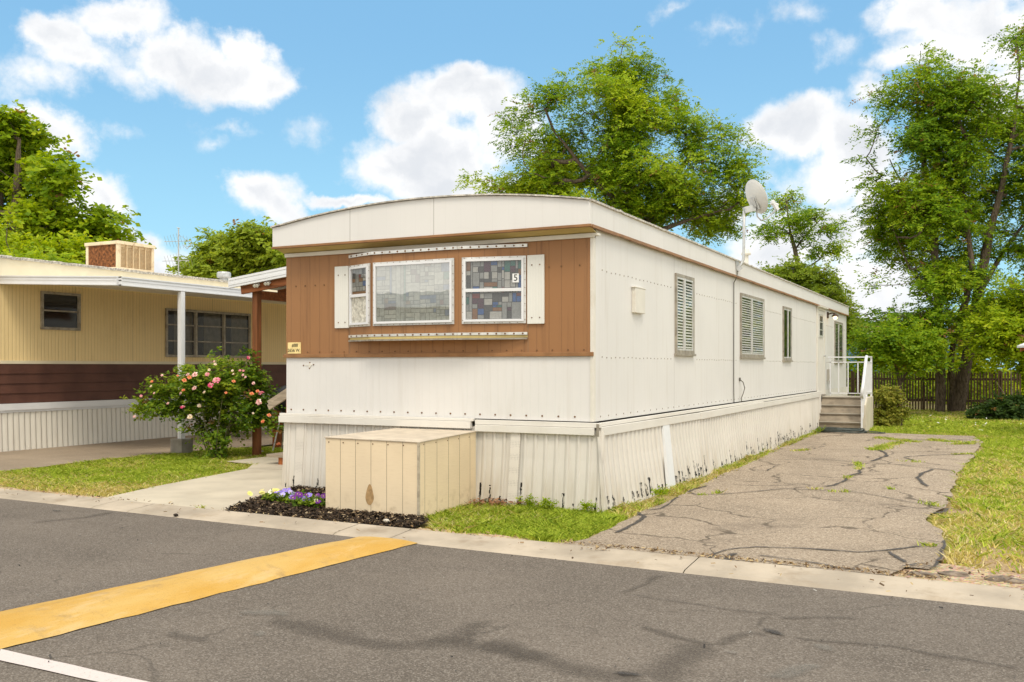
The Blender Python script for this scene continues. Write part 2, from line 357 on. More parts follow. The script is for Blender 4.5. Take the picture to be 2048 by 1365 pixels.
def build_world():
    w = bpy.data.worlds.new('World'); SC.world = w; w.use_nodes = True
    t = NT.__new__(NT); t.t = w.node_tree; t.t.nodes.clear(); t.out = t.n('ShaderNodeOutputWorld')
    sky = t.n('ShaderNodeTexSky', sky_type='NISHITA'); sky.sun_disc = False; sky.sun_elevation = SUN_EL
    sky.sun_rotation = math.atan2(sun_dir.x, sun_dir.y); sky.air_density = 1.; sky.dust_density = .6; sky.ozone_density = 1.6
    g = t.n('ShaderNodeTexCoord').outputs['Generated']
    def dot(v):
        nd = t.n('ShaderNodeVectorMath', operation='DOT_PRODUCT'); t.l(g, nd.inputs[0]); nd.inputs[1].default_value = v; return nd.outputs['Value']
    u = t.math('ARCTAN2', dot((RT[0], RT[1], 0)), dot((FW[0], FW[1], 0)))      # compass bearing, 0 = up the drive
    e = t.math('ARCSINE', dot((0, 0, 1)))
    cb = t.n('ShaderNodeCombineXYZ'); t.l(u, cb.inputs[0]); t.l(e, cb.inputs[1]); p = cb.outputs[0]
    # fluffy warp
    def cn(vec, sc, det, rough=.55):
        nd = t.n('ShaderNodeTexNoise'); t.l(vec, nd.inputs['Vector']); nd.inputs['Scale'].default_value = sc; nd.inputs['Detail'].default_value = det; nd.inputs['Roughness'].default_value = rough; return nd
    w1 = cn(p, 9, 7, .6); sub = t.n('ShaderNodeVectorMath', operation='SUBTRACT'); t.l(w1.outputs['Color'], sub.inputs[0]); sub.inputs[1].default_value = (.5, .5, .5)
    mad = t.n('ShaderNodeVectorMath', operation='MULTIPLY_ADD'); t.l(sub.outputs[0], mad.inputs[0]); mad.inputs[1].default_value = (.11, .085, 0); t.l(p, mad.inputs[2]); pw = mad.outputs[0]
    blobs = [(110, 60, 75, 45, 1), (235, 50, 110, 50, 1), (160, 105, 110, 40, .75), (70, 150, 100, 60, .5), (350, 120, 95, 50, 1), (450, 140, 135, 62, 1.1), (490, 85, 50, 40, .9), (545, 160, 55, 40, .8), (260, 140, 90, 40, .45),
             (80, 262, 90, 62, 1.2), (0, 300, 60, 70, 1), (190, 385, 90, 52, .9), (110, 400, 80, 50, .8), (265, 500, 90, 60, 1), (330, 530, 80, 45, .8),
             (545, 395, 80, 50, 1.1), (575, 430, 50, 45, .9), (500, 380, 45, 28, .7), (690, 415, 90, 16, .9),
             (925, 190, 120, 70, 1.2), (935, 150, 50, 40, 1), (830, 230, 80, 60, 1), (850, 320, 150, 75, 1.2), (1000, 260, 90, 90, 1.1), (900, 380, 170, 60, 1.1), (760, 340, 70, 60, .9),
             (1610, 265, 110, 65, 1.2), (1700, 320, 100, 90, 1.2), (1640, 370, 90, 60, .8), (1740, 400, 80, 60, .8), (1530, 260, 60, 50, .8),
             (1960, 60, 190, 80, 1.1), (1850, 20, 120, 50, .9), (1830, 120, 90, 40, .8), (2000, 170, 150, 90, .8), (1740, 200, 60, 40, .55),
             (1650, 480, 190, 70, 1), (1560, 500, 120, 80, 1), (1740, 570, 150, 90, .8), (1480, 430, 90, 60, .6), (1850, 400, 120, 80, .5),
             (440, 280, 30, 24, .24), (480, 245, 60, 16, .24), (600, 265, 40, 24, .16), (230, 255, 60, 14, .16), (1460, 62, 50, 24, .24), (1580, 22, 70, 36, .34), (1675, 85, 40, 45, .28), (1370, 5, 40, 18, .22), (1650, 130, 20, 40, .2)]
    D = None
    for (bx, by, rx, ry, k) in blobs:
        az = math.atan((bx - 1024) / FPX); el = math.atan((HOR - by) / math.hypot(FPX, bx - 1024))
        kx = rx / FPX * math.cos(az) ** 2; ky = ry / FPX * math.cos(el) ** 2 * math.cos(az)
        a = t.n('ShaderNodeVectorMath', operation='SUBTRACT'); t.l(pw, a.inputs[0]); a.inputs[1].default_value = (az, el, 0)
        b = t.n('ShaderNodeVectorMath', operation='MULTIPLY'); t.l(a.outputs[0], b.inputs[0]); b.inputs[1].default_value = (1 / kx, 1 / ky, 0)
        c = t.n('ShaderNodeVectorMath', operation='LENGTH'); t.l(b.outputs[0], c.inputs[0])
        q = t.math('MULTIPLY_ADD', c.outputs['Value'], -k, k * 1.15)
        if D is None: D = q
        else:
            sm = t.n('ShaderNodeMath', operation='SMOOTH_MAX'); t.l(D, sm.inputs[0]); t.l(q, sm.inputs[1]); sm.inputs[2].default_value = .12; D = sm.outputs[0]
    n2 = cn(p, 26, 8, .6).outputs[0]; n3 = cn(p, 80, 5, .6).outputs[0]
    D = t.math('ADD', D, t.math('MULTIPLY', t.math('SUBTRACT', n2, .5), .9)); D = t.math('ADD', D, t.math('MULTIPLY', t.math('SUBTRACT', n3, .5), .3))
    # the rest of the sky (overhead, behind the viewer) is mostly bright overcast
    oc = t.math('MAXIMUM', t.ss(t.math('ABSOLUTE', u), .62, .95), t.ss(e, .5, .8))
    oc = t.math('MULTIPLY', oc, t.ss(cn(p, 3, 5).outputs[0], .25, .55))
    alpha = t.math('MAXIMUM', t.ss(D, -.04, .62), t.math('MULTIPLY', oc, .95))
    shade = t.ss(t.math('ADD', t.math('MULTIPLY', cn(pw, 13, 5).outputs[0], 1.), t.math('MULTIPLY', t.ss(D, .2, 1.3), .22)), .45, .85)
    K = 10.  # the Background strength below is 0.1
    ccol = t.mix(shade, (.68 * K, .68 * K, .68 * K), (.50 * K, .52 * K, .55 * K))
    ccol = t.mix(oc, ccol, (1.08 * K, 1.05 * K, .98 * K))
    tint = t.mix(1., sky.outputs[0], SKYTINT, 'MULTIPLY')
    band = t.mix(t.ss(e, .03, .36), (.250 * K, .485 * K, .62 * K), (.158 * K, .345 * K, .545 * K))
    tint = t.mix(.8, tint, band)
    bg = t.n('ShaderNodeBackground'); t.l(t.mix(alpha, tint, ccol), bg.inputs[0]); bg.inputs[1].default_value = .1
    t.l(bg.outputs[0], t.out.inputs[0])
SKYTINT = (1.1, 1.25, 1.15)
build_world()

# ------------------------------------------------------------------ ground, road, kerb, drives
def kb(x): return -2.07 - .025 * x          # back of kerb
def kf(x): return -2.545 - .035 * x         # front of kerb
def sheet(name, poly, z, mat, kind='structure', sub=None):
    m = MB(); m.add([(p[0], p[1], z) for p in poly], [tuple(range(len(poly)))]); o = m.build(name, mat)
    return tag(o, kind=kind)
def rough(poly, amp=.05, step=.15, seed=0, skip=()):
    out = []
    for i in range(len(poly)):
        a, b = V(poly[i]), V(poly[(i + 1) % len(poly)])
        if i in skip: out.append(a); continue
        n = max(1, int((b - a).length / step))
        for j in range(n):
            q = a.lerp(b, j / n); nz = noise.noise_vector(V((q.x * 2.1, q.y * 2.1, seed))) * amp + noise.noise_vector(V((q.x * 7, q.y * 7, seed + 3))) * amp * .45
            out.append(q + V((nz.x, nz.y)))
    return out
def soil_mat():
    t = NT('lawn_soil'); c = t.coord(); a = t.ss(t.noise(c, .7, 5, .6), .4, .62); b = t.noise(c, 30, 4, .7)
    g = t.mix(t.ss(b, .3, .7), (.2, .2, .035), (.36, .32, .09)); d = t.mix(t.ss(b, .3, .7), (.26, .17, .09), (.5, .37, .22))
    t.bsdf(t.mix(a, g, d), .95, .1, 0, b, .6, .02); return t.mat
def dirt_mat():
    t = NT('bare_dirt'); c = t.coord(); b = t.noise(c, 22, 5, .7); k = t.vor(c, 60).outputs['Color']
    d = t.mix(t.ss(b, .3, .7), (.30, .20, .115), (.62, .48, .32)); d = t.mix(.25, d, k, 'OVERLAY')
    t.bsdf(d, .95, .1, 0, b, .7, .02); return t.mat
mt['soil'] = soil_mat(); mt['dirt'] = dirt_mat()
mt['road'] = asphalt('road_asphalt', (.150, .124, .100), (.32, .28, .235), (.09, .072, .056), .16, 130, .55, .45)
mt['drive'] = asphalt('old_driveway_asphalt', (.335, .262, .19), (.62, .52, .40), (.17, .13, .09), .18, 95, .8, .75)
mt['ndrive'] = asphalt('neighbour_driveway_asphalt', (.33, .26, .19), (.46, .38, .29), (.2, .15, .11), .2, 110, .35)
sheet('ground', [(-150, -150), (150, -150), (150, 200), (-150, 200)], -.035, mt['soil'])
sheet('road', [(-60, kf(-60) - .0), (-60, -9.4), (60, -9.4 - 2), (60, kf(60))], -.012, mt['road'])
# kerb: a low rolled strip with joints
m = MB(); prof = [(0, -.012), (.05, .004), (.25, .018), (.42, .03), (.47, .022), (.49, -.06)]
xs = [-40, -12, -7.6, -5.0, -4.42, -1.6, -.98, 1.78, 4.6, 8, 14, 40]
for a, b in zip(xs[:-1], xs[1:]):
    n = max(1, int((b - a) / .4)); st = [a + .004 + (b - a - .008) * i / n for i in range(n + 1)]
    vs = []
    for x in st:
        w = (kb(x) - kf(x)) / .475; j = noise.noise(V((x * 1.3, 0, 0))) * .015
        vs += [(x, kf(x) + d * w + (j if i else 0), z) for i, (d, z) in enumerate(prof)]
    P = len(prof); m.add(vs, [(i * P + k, (i + 1) * P + k, (i + 1) * P + k + 1, i * P + k + 1) for i in range(n) for k in range(P - 1)])
tag(m.build('kerb', M('kerb_concrete', (.43, .36, .275), .9, .18, 1.6, .45, 80, stain=(.26, .19, .12), stain_amt=.5, stain_s=2.5)), kind='structure')
sheet('kerb_joint_ground', [(-40, -1.1), (-40, -1.2), (40, -3.5), (40, -3.4)], -.03, mt['dirt'])
# dirt verge behind the kerb
vp = []
for i in range(121): vp.append((-14 + i * .2, kb(-14 + i * .2) - .03))
for i in range(121):
    x = 10 - i * .2; vp.append((x, kb(x) + .22 + .16 * noise.noise(V((x * 1.7, 0, 1))) + .1 * noise.noise(V((x * 6, 0, 2))) + (.25 if x > 3 else 0)))
sheet('verge', vp, -.012, mt['dirt'])
DRIVE = [(.50, -2.06), (.60, -1.7), (.56, -.34), (.50, 1.9), (.42, 4.4), (.22, 10.8), (.2, 14.0), (1.47, 14.0), (3.5, 13.8), (3.7, 12), (3.6, 9.1), (3.43, 5.6), (3.42, 2.0), (3.28, .9), (3.49, -.23), (3.52, -1.19), (3.42, -1.7), (3.26, -1.7), (3.2, -2.06), (2.2, -2.1), (1.3, -2.07)]
sheet('driveway', rough(DRIVE, .06, .12, 3), .006, mt['drive'])
WALK = [(-5.42, -1.93), (-3.41, -1.98), (-3.75, -1.05), (-3.9, -.2), (-4.25, -.06), (-4.25, 12), (-7.0, 12), (-7.25, 2.05), (-6.55, 1.9), (-6.16, 1.35), (-5.75, -.8)]
sheet('walkway', [V(p) for p in WALK], .008, M('walkway_concrete', (.52, .455, .35), .9, .1, 1.3, .3, 70, stain=(.3, .23, .16), stain_amt=.3, stain_s=1.2))
ribbon('walkway_joint', [([(-6.15, 1.36), (-5.2, 1.62), (-4.3, 1.78)], .012)], .012, ribbon_mat('joint_dirt', (.1, .08, .05), .8))
tag(bpy.data.objects['walkway_joint'], kind='structure')
sheet('neighbour_driveway', rough([(-12.25, -1.75), (-9.05, -1.85), (-9.3, .45), (-9.38, 1.5), (-9.3, 2.9), (-8.95, 4.5), (-8.6, 18), (-12.25, 18)], .05, .2, 8, skip=(7,)), -.004, mt['ndrive'])
# speed bump: a rounded asphalt hump painted yellow, with wear
def yellow_mat():
    t = NT('worn_yellow_paint'); c = t.coord(); n = t.noise(c, 4, 7, .72); f = t.noise(c, 120, 3, .7); w = t.noise(t.scale(c, (1, .35, 1)), 2.2, 5, .65)
    cc = t.mix(t.ss(w, .35, .65), lin(192, 148, 64), lin(200, 164, 94))
    cc = t.mix(t.math('MULTIPLY', t.ss(n, .52, .72), .6), cc, (.30, .20, .09))
    cc = t.mix(t.math('MULTIPLY', t.ss(t.noise(t.scale(c, (1, .25, 1)), 6, 6, .75), .5, .66), .5), cc, (.62, .44, .22))
    cc = t.mix(t.ss(t.noise(c, 2.6, 8, .75), .66, .69), cc, (.11, .08, .055))
    cc = t.mix(t.math('MULTIPLY', t.ss(f, .45, .3), .5), cc, (.2, .12, .03))
    t.bsdf(cc, .7, .3, 0, f, .5, .006); return t.mat
m = MB(); N = 50; W = 14; vs = []
for i in range(N + 1):
    s = i / N; y = -2.46 + s * (-9.0 + 2.46)
    l = -1.30 - .14 * (-2.45 - y); r = -.655 - .095 * (-2.45 - y)
    for k in range(W + 1):
        f = k / W; x = l + (r - l) * f + (.022 * noise.noise(V((y * 5, f * 9, 0))) + .01 * noise.noise(V((y * 21, f * 9, 0))) if k in (0, W) else 0)
        hgt = .062 * (1 - (2 * f - 1) ** 2) * min(1, s * N / 5 + .15)
        vs.append((x, y - (.0 if i else .02 - .05 * (1 - f)), -.006 + hgt + .004 * noise.noise(V((x * 4, y * 4, 0)))))
m.add(vs, [(i * (W + 1) + k, (i + 1) * (W + 1) + k, (i + 1) * (W + 1) + k + 1, i * (W + 1) + k + 1) for i in range(N) for k in range(W)])
tag(m.build('speed_bump', yellow_mat(), smooth=True), 'long low speed bump painted worn yellow, running from the kerb across the dark road', 'speed bump')
def whiteline():
    t = NT('white_road_paint'); c = t.coord(); f = t.noise(c, 90, 4, .75)
    t.bsdf(t.mix(t.ss(f, .44, .3), (.62, .54, .50), (.34, .31, .27)), .7, .3, 0, f, .4, .005); return t.mat
sheet('road_marking', rough([(-1.02, -6.20), (-.86, -6.33), (.1, -6.335), (3, -6.36), (3, -6.25), (.3, -6.225)], .006, .1, 4), -.006, whiteline())
# sealed cracks in the drive and dark streaks in the road, traced on the ground plan
g2 = lambda x, y: tuple(gr(x, y))[:2]
Z7 = lambda pts: [g2(1150 + x / 2.2806, 820 + y / 2.2806) for x, y in pts]
R4 = lambda pts: [g2(1000 + x / 1.954, 1050 + y / 1.954) for x, y in pts]
R8 = lambda pts: [g2(x / 1.8618, 960 + y / 1.8618) for x, y in pts]
tar = ribbon_mat('crack_seal_tar', (.055, .048, .042), .55, .75, 9, .3, .85)
cr = [(Z7([(165, 570), (250, 540), (300, 510), (315, 490), (285, 470)]), .05), (Z7([(330, 462), (390, 455), (440, 425), (480, 400)]), .03),
      (Z7([(600, 685), (640, 660), (720, 640), (830, 632), (1050, 640), (1280, 655), (1410, 648), (1590, 625)]), .034), (Z7([(1415, 650), (1470, 685), (1520, 705)]), .045),
      (Z7([(690, 700), (695, 670), (720, 660)]), .06), (Z7([(830, 668), (1000, 690), (1130, 712), (1200, 730), (1340, 740)]), .028), 
      (Z7([(515, 380), (560, 390), (680, 388), (800, 378), (950, 365), (1080, 368), (1160, 374)]), .03), (Z7([(515, 380), (540, 365), (600, 350)]), .035),
      (Z7([(1160, 374), (1280, 380), (1400, 400), (1560, 430), (1660, 448)]), .02), (Z7([(1120, 355), (1180, 348), (1240, 325), (1245, 305), (1300, 290), (1310, 270)]), .05), 
      (Z7([(1350, 240), (1400, 225), (1420, 210), (1400, 190), (1360, 180)]), .06), (Z7([(1010, 224), (1150, 232), (1270, 240), (1440, 250), (1600, 268), (1730, 285)]), .034),
      (Z7([(1500, 220), (1600, 212), (1700, 208), (1790, 205)]), .05), (Z7([(1630, 275), (1580, 295), (1560, 315), (1590, 345), (1605, 355)]), .055), (Z7([(800, 278), (880, 282), (930, 255)]), .022),
      (Z7([(1500, 220), (1540, 235)]), .05), (Z7([(1640, 480), (1690, 470), (1710, 455)]), .06), (Z7([(1380, 135), (1600, 140), (1800, 140)]), .07), (Z7([(1490, 730), (1560, 712), (1620, 730), (1675, 680), (1690, 600)]), .03)]
tag(ribbon('crack_sealant', cr, .012, tar), kind='structure')
dk = ribbon_mat('road_patch_dark', (.095, .077, .06), .58, .85, 3.2, .6, .36)
rs = [(R4([(-60, 455), (0, 470), (130, 510), (250, 550), (330, 572), (560, 585)]), .17), (R4([(560, 590), (620, 575), (690, 520), (760, 480), (840, 470)]), .2), (R4([(840, 465), (760, 450), (650, 425), (540, 390)]), .07),
      (R4([(840, 465), (900, 435), (1000, 420), (1060, 430)]), .07), (R8([(1000, 520), (1200, 560), (1340, 600), (1500, 605), (1650, 600), (1800, 625), (2048, 670)]), .16), (R8([(1660, 600), (1740, 560), (1780, 520)]), .17),
      (R4([(490, 265), (560, 230), (600, 200), (660, 190)]), .05), (R4([(490, 265), (700, 295), (900, 325), (1100, 345)]), .03), (R4([(1160, 440), (1300, 455), (1500, 470), (1700, 505), (1900, 535), (2048, 555)]), .05), (R4([(1100, 365), (1200, 358), (1390, 358)]), .07),
      (R4([(1015, 400), (1030, 370), (1060, 352)]), .03), (R8([(640, 560), (800, 600)]), .08), (R8([(100, 160), (300, 140), (430, 118)]), .08)]
tag(ribbon('road_stain', rs, -.0075, dk), kind='structure')
bk = ribbon_mat('pothole_tar', (.045, .039, .034), .34, .85, 13, .4, .85)
tag(ribbon('road_tar_patch', [(R4([(1025, 395), (1060, 410), (1130, 438)]), [.03, .11, .02]), (R4([(425, 572), (500, 580), (575, 585)]), [.03, .08, .03]), (R8([(190, 112), (240, 116)]), .05), (R8([(440, 180), (475, 174)]), .035), (R8([(1000, 455), (1020, 462)]), .02)], -.0028, bk), kind='structure')
lt = ribbon_mat('pale_scuff', (.22, .20, .17), .55, .9, 5, .4, .4)
tag(ribbon('road_scuff', [(R8([(900, 490), (1020, 490), (1100, 500)]), .12), (R4([(1050, 600), (1180, 560), (1260, 540)]), .1), (R8([(900, 570), (1000, 580)]), .1), (R4([(850, 490), (940, 495)]), .06), (R4([(1200, 470), (1320, 480)]), .12)], -.0045, lt), kind='structure')
# lumps of broken asphalt and dirt at the corner of the drive
sheet('broken_edge', rough([(3.2, -2.12), (3.28, -1.72), (3.5, -1.35), (3.75, -1.4), (4.3, -1.72), (5.2, -1.9), (5.2, -2.2)], .05, .1, 9), -.006, mt['dirt'])

# ------------------------------------------------------------------ main mobile home
HL, HW = 20.0, 4.26
home = thing('mobile_home', (0, 0, 0), 'long cream mobile home with a brown front panel, three-part window and arched roof', 'mobile home')
def screw(m, x, y, z, nrm, r=.011, mi=1):
    n = V(nrm); m.tube([V((x, y, z)), V((x, y, z)) + n * .006], r, 6, mi)
m = MB(); m.box(-HW, 0, 0, .06, .95, 1.67)
for i in range(22):
    screw(m, -HW + .08 + i * .198, 0, 1.0, (0, -1, 0))
for dx, dz in ((-3.98, 1.565), (-3.82, 1.575), (-3.88, 1.60), (-3.885, 1.53)): screw(m, dx, 0, dz, (0, -1, 0), .01)
m.build('front_wall', [mt['cream_front'], mt['screw']], home)
m = MB(); m.box(-3.95, -3.86, -.006, 0, 1.563, 1.572); m.prism([(-3.885, 0, 1.53), (-3.84, 0, 1.575), (-3.885, 0, 1.60), (-3.90, 0, 1.57)], (0, -.008, 0)); m.build('emblem', mt['cream_trim'], home)
m = MB(); m.box(-HW - .0, -.002, -.004, .05, 1.675, 2.96)
for x in (-4.1, -3.95, -3.79, -3.65): screw(m, x, -.004, 2.58, (0, -1, 0))
for x in (-.53, -.38, -.16): screw(m, x, -.004, 2.66, (0, -1, 0))
for i in range(22): screw(m, -4.1 + i * .19, -.004, 1.735, (0, -1, 0), .009)
m.build('brown_panel', [mt['brown'], mt['screw']], home)
m = MB(); m.box(-HW - .03, -3.32, -.03, -.0045, 1.665, 1.71); m.box(-3.316, .006, -.03, -.0045, 1.665, 1.71); m.build('panel_trim', mt['brown_trim'], home, .004)
# side wall (long), rear wall, left wall
m = MB(); m.box(-.06, 0, .062, HL, .95, 3.12)
for z in (1.655, 2.62):
    k = 0
    for i in range(140):
        y = .25 + i * .14
        if any(a < y < b for a, b in ((2.85, 3.95), (6.5, 8.7), (10.2, 11.4), (14.4, 16.2), (17.4, 19.4))): continue
        screw(m, 0, y, z + .012 * noise.noise(V((y * 3, 0, 0))), (1, 0, 0), .0085)
for i in range(60): screw(m, 0, .2 + i * .245, 1.0, (1, 0, 0), .009)
m.build('side_wall', [mt['cream_side'], mt['screw_grey']], home)
m = MB(); m.box(-HW, -HW + .06, .062, HL, .95, 3.12); m.box(-HW + .061, -.061, HL - .06, HL, .95, 3.12); m.build('back_wall', mt['cream_side'], home)
m = MB(); m.box(-.035, .006, -.012, .05, .95, 2.955); m.build('corner_trim', mt['cream_trim'], home, .003)
# fascia: front (arched) and sides
def archz(x): return 3.315 + .185 * max(0, 1 - ((x + 2.08) / 2.16) ** 2)
m = MB(); n = 40; xa, xb = -HW - .04, .05
top = [(xa + (xb - xa) * i / n, -.22, archz(xa + (xb - xa) * i / n)) for i in range(n + 1)]
m.prism([(xb, -.22, 3.075), (xa, -.22, 3.075)] + top, (0, .05, 0)); m.build('front_fascia', mt['fascia'], home)
m = MB(); m.box(.012, .052, -.168, HL + .1, 3.075, 3.318); m.box(-HW - .04, -HW - .002, -.168, HL + .1, 3.075, 3.318); m.box(-HW, .01, HL + .06, HL + .1, 3.08, 3.3)
m.build('side_fascia', mt['fascia_side'], home)
m = MB(); m.box(-HW - .05, .062, -.232, -.18, 3.045, 3.073); m.build('fascia_strip', mt['brown_trim'], home, .003)
m = MB()
for i in range(50):
    y0, y1 = -.178 + i * .4056, -.178 + (i + 1) * .4056; d = .010 * noise.noise(V((i * .7, 2, 0)))
    m.box(.03, .066 + d * .4, y0, y1 - .002, 3.042 + d, 3.073)
m.build('fascia_strip', mt['brown_trim'], home)
m = MB(); m.prism([(-HW - .03, -.2, 3.06), (.03, -.2, 3.06), (.03, -.004, 3.005), (-HW - .03, -.004, 3.005)], (0, 0, .012)); m.build('soffit', mt['soffit'], home)
m = MB(); m.box(-HW - .005, .02, -.034, -.005, 2.955, 3.003); m.box(.0, .06, -.03, .06, 2.975, 3.0); m.build('front_trim', mt['cream_trim'], home, .004)
# roof with drip edge
m = MB(); n = 24; m.add([(xa + (xb - xa) * i / n, y, archz(xa + (xb - xa) * i / n) + .008) for y in (-.225, HL + .1) for i in range(n + 1)], [(i, i + 1, n + 2 + i, n + 1 + i) for i in range(n)])
roof = m.build('roof', mt['roofing'], home)
m = MB()
for i in range(n):
    a, b = [V((xa + (xb - xa) * j / n, -.235, archz(xa + (xb - xa) * j / n) + .014)) for j in (i, i + 1)]; m.bar(a, b, .03, .016)
for sx in (xb + .008, xa - .008):
    for i in range(120):
        y = -.23 + i * .17; d = .012 * noise.noise(V((i * .9, 5 + sx, 0)))
        m.bar((sx + d, y, 3.326 + d), (sx - d * .5, y + .168, 3.326 - d * .4), .035, .022)
m.build('drip_edge', mt['drip'], roof)
m = MB(); p = at(1492, 530, 17.2); p.z = 3.40
m.lathe(p, [(.045, 0), (.045, .17), (.085, .175), (.09, .2), (.05, .28), (.0, .31)], 14); m.build('roof_vent', mt['cream_trim'], roof, smooth=False)
# skirting
def skirt(axis, s0, s1, z0, z1, pitch, base, flare, sgn):
    m = MB(); prof = [(0, 0), (.62, 0), (.70, .018), (.84, .018), (.92, 0)]; st = []
    k = math.floor(s0 / pitch)
    while k * pitch < s1:
        for f, d in prof:
            s = (k + f) * pitch
            if s0 <= s <= s1: st.append((s, d))
        k += 1
    zs = [z1, (z0 + z1) / 2 + .1, z0 + .15, z0]; vs = []
    for s, d in st:
        t = (s - s0) / (s1 - s0)
        for q, z in enumerate(zs):
            fl = flare(t) * (1 - (z - z0) / (z1 - z0)) ** 1.3 + .014 * noise.noise(V((s * 1.6, z * 2, axis))) * (q > 0)
            o = base + sgn * (d + fl); vs.append((s, o, z) if axis == 0 else (o, s, z))
    n = len(zs); m.add(vs, [(i * n + j, (i + 1) * n + j, (i + 1) * n + j + 1, i * n + j + 1) for i in range(len(st) - 1) for j in range(n - 1)])
    return m
skirt(0, -4.30, .17, -.02, .86, .13, -.01, lambda t: .05 + .05 * t, -1).build('skirting', mt['skirt_front'], home)
skirt(1, -.10, 14.9, -.02, .86, .15, .06, lambda t: .09 + .05 * math.sin(min(1, t * 6) * PI / 2) - .12 * t, 1).build('skirting', mt['skirt_side'], home)
m = MB(); m.quad((-4.3, -.02, -.02), (-4.3, 20, -.02), (-4.28, 20, .95), (-4.28, -.02, .95)); m.quad((-4.3, 20, -.02), (.03, 20, -.02), (.03, 20, .95), (-4.3, 20, .95)); m.quad((.03, 14.9, -.02), (.03, 20, -.02), (.01, 20, .95), (.01, 14.9, .95)); m.build('skirting', mt['band'], home)
m = MB()
m.box(-4.33, -1.50, -.075, -.012, .835, .918); m.box(-4.33, -1.47, -.055, -.012, .92, .952)
m.build('skirting_band', mt['band'], home, .004)
m = MB(); m.box(-1.44, .03, -.07, -.012, .806, .885); m.box(-1.45, .10, -.05, -.012, .888, .94); m.build('skirting_band', mt['band'], home, .004)
m = MB(); m.bar((.075, -.01, .845), (.075, 3.9, .835), .045, .095); m.bar((.085, 3.915, .835), (.075, 8.2, .845), .045, .1); m.bar((.075, 8.21, .84), (.07, 14.6, .845), .045, .09)
m.bar((.045, -.01, .915), (.05, 14.9, .915), .045, .04); m.build('skirting_band', mt['band'], home, .004)
m = MB(); m.box(.055, .085, -.058, -.02, .795, .93); m.build('corner_clip', mt['alu_dull'], home)
vent = perforated('perforated_vent_sheet', lin(212, 205, 194))
for x in (-4.06, -.99):
    m = MB(); t = (x + 4.3) / 4.4; f = .05 + .07 * t
    m.add([(x, -.034, .83), (x + .12, -.034, .83), (x + .12, -.036 - f, .0), (x, -.036 - f, .0), (x, -.014, .83), (x + .12, -.014, .83), (x + .12, -.012 - f, .0), (x, -.012 - f, .0)], [(0, 1, 2, 3), (0, 4, 5, 1), (0, 3, 7, 4), (1, 5, 6, 2)])
    m.build('skirting_vent', vent, home)
m = MB(); m.add([(.092, 2.15, .80), (.092, 2.42, .80), (.245, 2.2, .0), (.245, 1.95, 0), (.07, 2.15, .80), (.07, 2.42, .80), (.2, 2.2, .0), (.2, 1.95, 0)], [(0, 1, 2, 3), (0, 4, 5, 1), (0, 3, 7, 4), (1, 5, 6, 2)])
tag(m.build('skirting_panel', M('new_white_sheet', (.70, .70, .69), .4, .03, 2, .05), home), 'newer whiter skirting panel')
m = MB(); m.add([(.06, -.05, .86), (.088, -.05, .86), (.088, -.03, .86), (.15, -.135, -.02), (.188, -.135, -.02), (.188, -.09, -.02)], [(0, 3, 4, 1), (1, 4, 5, 2)]); m.build('skirting_corner', mt['skirt_side'], home)
m = MB()
for k in range(46): 
    y = .3 + k * .32; m.bar((.16 - .006 * k * .3, y, -.03), (.155 - .006 * k * .3, y + .3, -.028), .05, .05)
m.build('skirting_rail', mt['band'], home)
# front bay: three facets
BD = .17; bx = (-3.25, -2.80, -1.60, -.795); cyl = [(bx[0], 0), (bx[1], -BD), (bx[2], -BD), (bx[3], 0)]
bay = None
m = MB(); z0, z1 = 1.925, 2.90
m.prism([(x, y - .0045 if y == 0 else y, z0) for x, y in cyl], (0, 0, z1 - z0)); bay = m.build('bay', mt['brown'], home)
def strip(m, z, h, off, mi=0):
    for (a, b) in zip(cyl[:-1], cyl[1:]):
        d = V((b[0] - a[0], b[1] - a[1])).normalized(); nn = V((d.y, -d.x)); 
        m.bar((a[0] + nn.x * off, a[1] + nn.y * off - .006, z), (b[0] + nn.x * off, b[1] + nn.y * off - .006, z), .014, h, mi)
        L = (V(b) - V(a)).length; k = int(L / .1)
        for i in range(k):
            q = V(a).lerp(V(b), (i + .5) / k) + nn * (off + .006); screw(m, q.x, q.y - .006, z, (nn.x, nn.y, 0), .011, 1)
m = MB(); strip(m, 2.915, .036, .012); m.build('bay_head_strip', [mt['alu'], mt['screw']], bay)
m = MB(); strip(m, 1.925, .03, .012); m.build('bay_sill', [mt['alu'], mt['screw']], bay)
m = MB(); m.prism([(x, y - .02 if y < 0 else y - .006, 1.880) for x, y in cyl], (0, 0, .028)); m.build('bay_apron', mt['soffit'], bay)
m = MB(); strip(m, 1.868, .018, .016); m.build('bay_drip', [mt['alu_dull'], mt['screw_grey']], bay)
# mosaic film behind the glass
def mosaic(w, h, seed):
    r = random.Random(seed); out = []; 
    def rec(x0, x1, z0, z1, d):
        W, H = x1 - x0, z1 - z0
        if (W < .10 and H < .10) or d > 8 or (d > 3 and r.random() < .1 and W < .2 and H < .2): out.append((x0, x1, z0, z1)); return
        if (W > H * 1.2) == (r.random() < .66): c = x0 + W * r.uniform(.3, .7); (rec(x0, c, z0, z1, d + 1), rec(c, x1, z0, z1, d + 1)) if W > .07 else out.append((x0, x1, z0, z1))
        else:
            c = z0 + H * r.uniform(.3, .7); (rec(x0, x1, z0, c, d + 1), rec(x0, x1, c, z1, d + 1)) if H > .06 else out.append((x0, x1, z0, z1))
    rec(0, w, 0, h, 0); return out
film = []
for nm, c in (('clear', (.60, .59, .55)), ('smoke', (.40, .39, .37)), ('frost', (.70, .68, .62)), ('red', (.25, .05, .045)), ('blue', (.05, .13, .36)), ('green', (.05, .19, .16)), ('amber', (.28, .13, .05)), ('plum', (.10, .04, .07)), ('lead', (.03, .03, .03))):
    film.append(M('film_' + nm, c, .5, .12, 30, .1, 80))
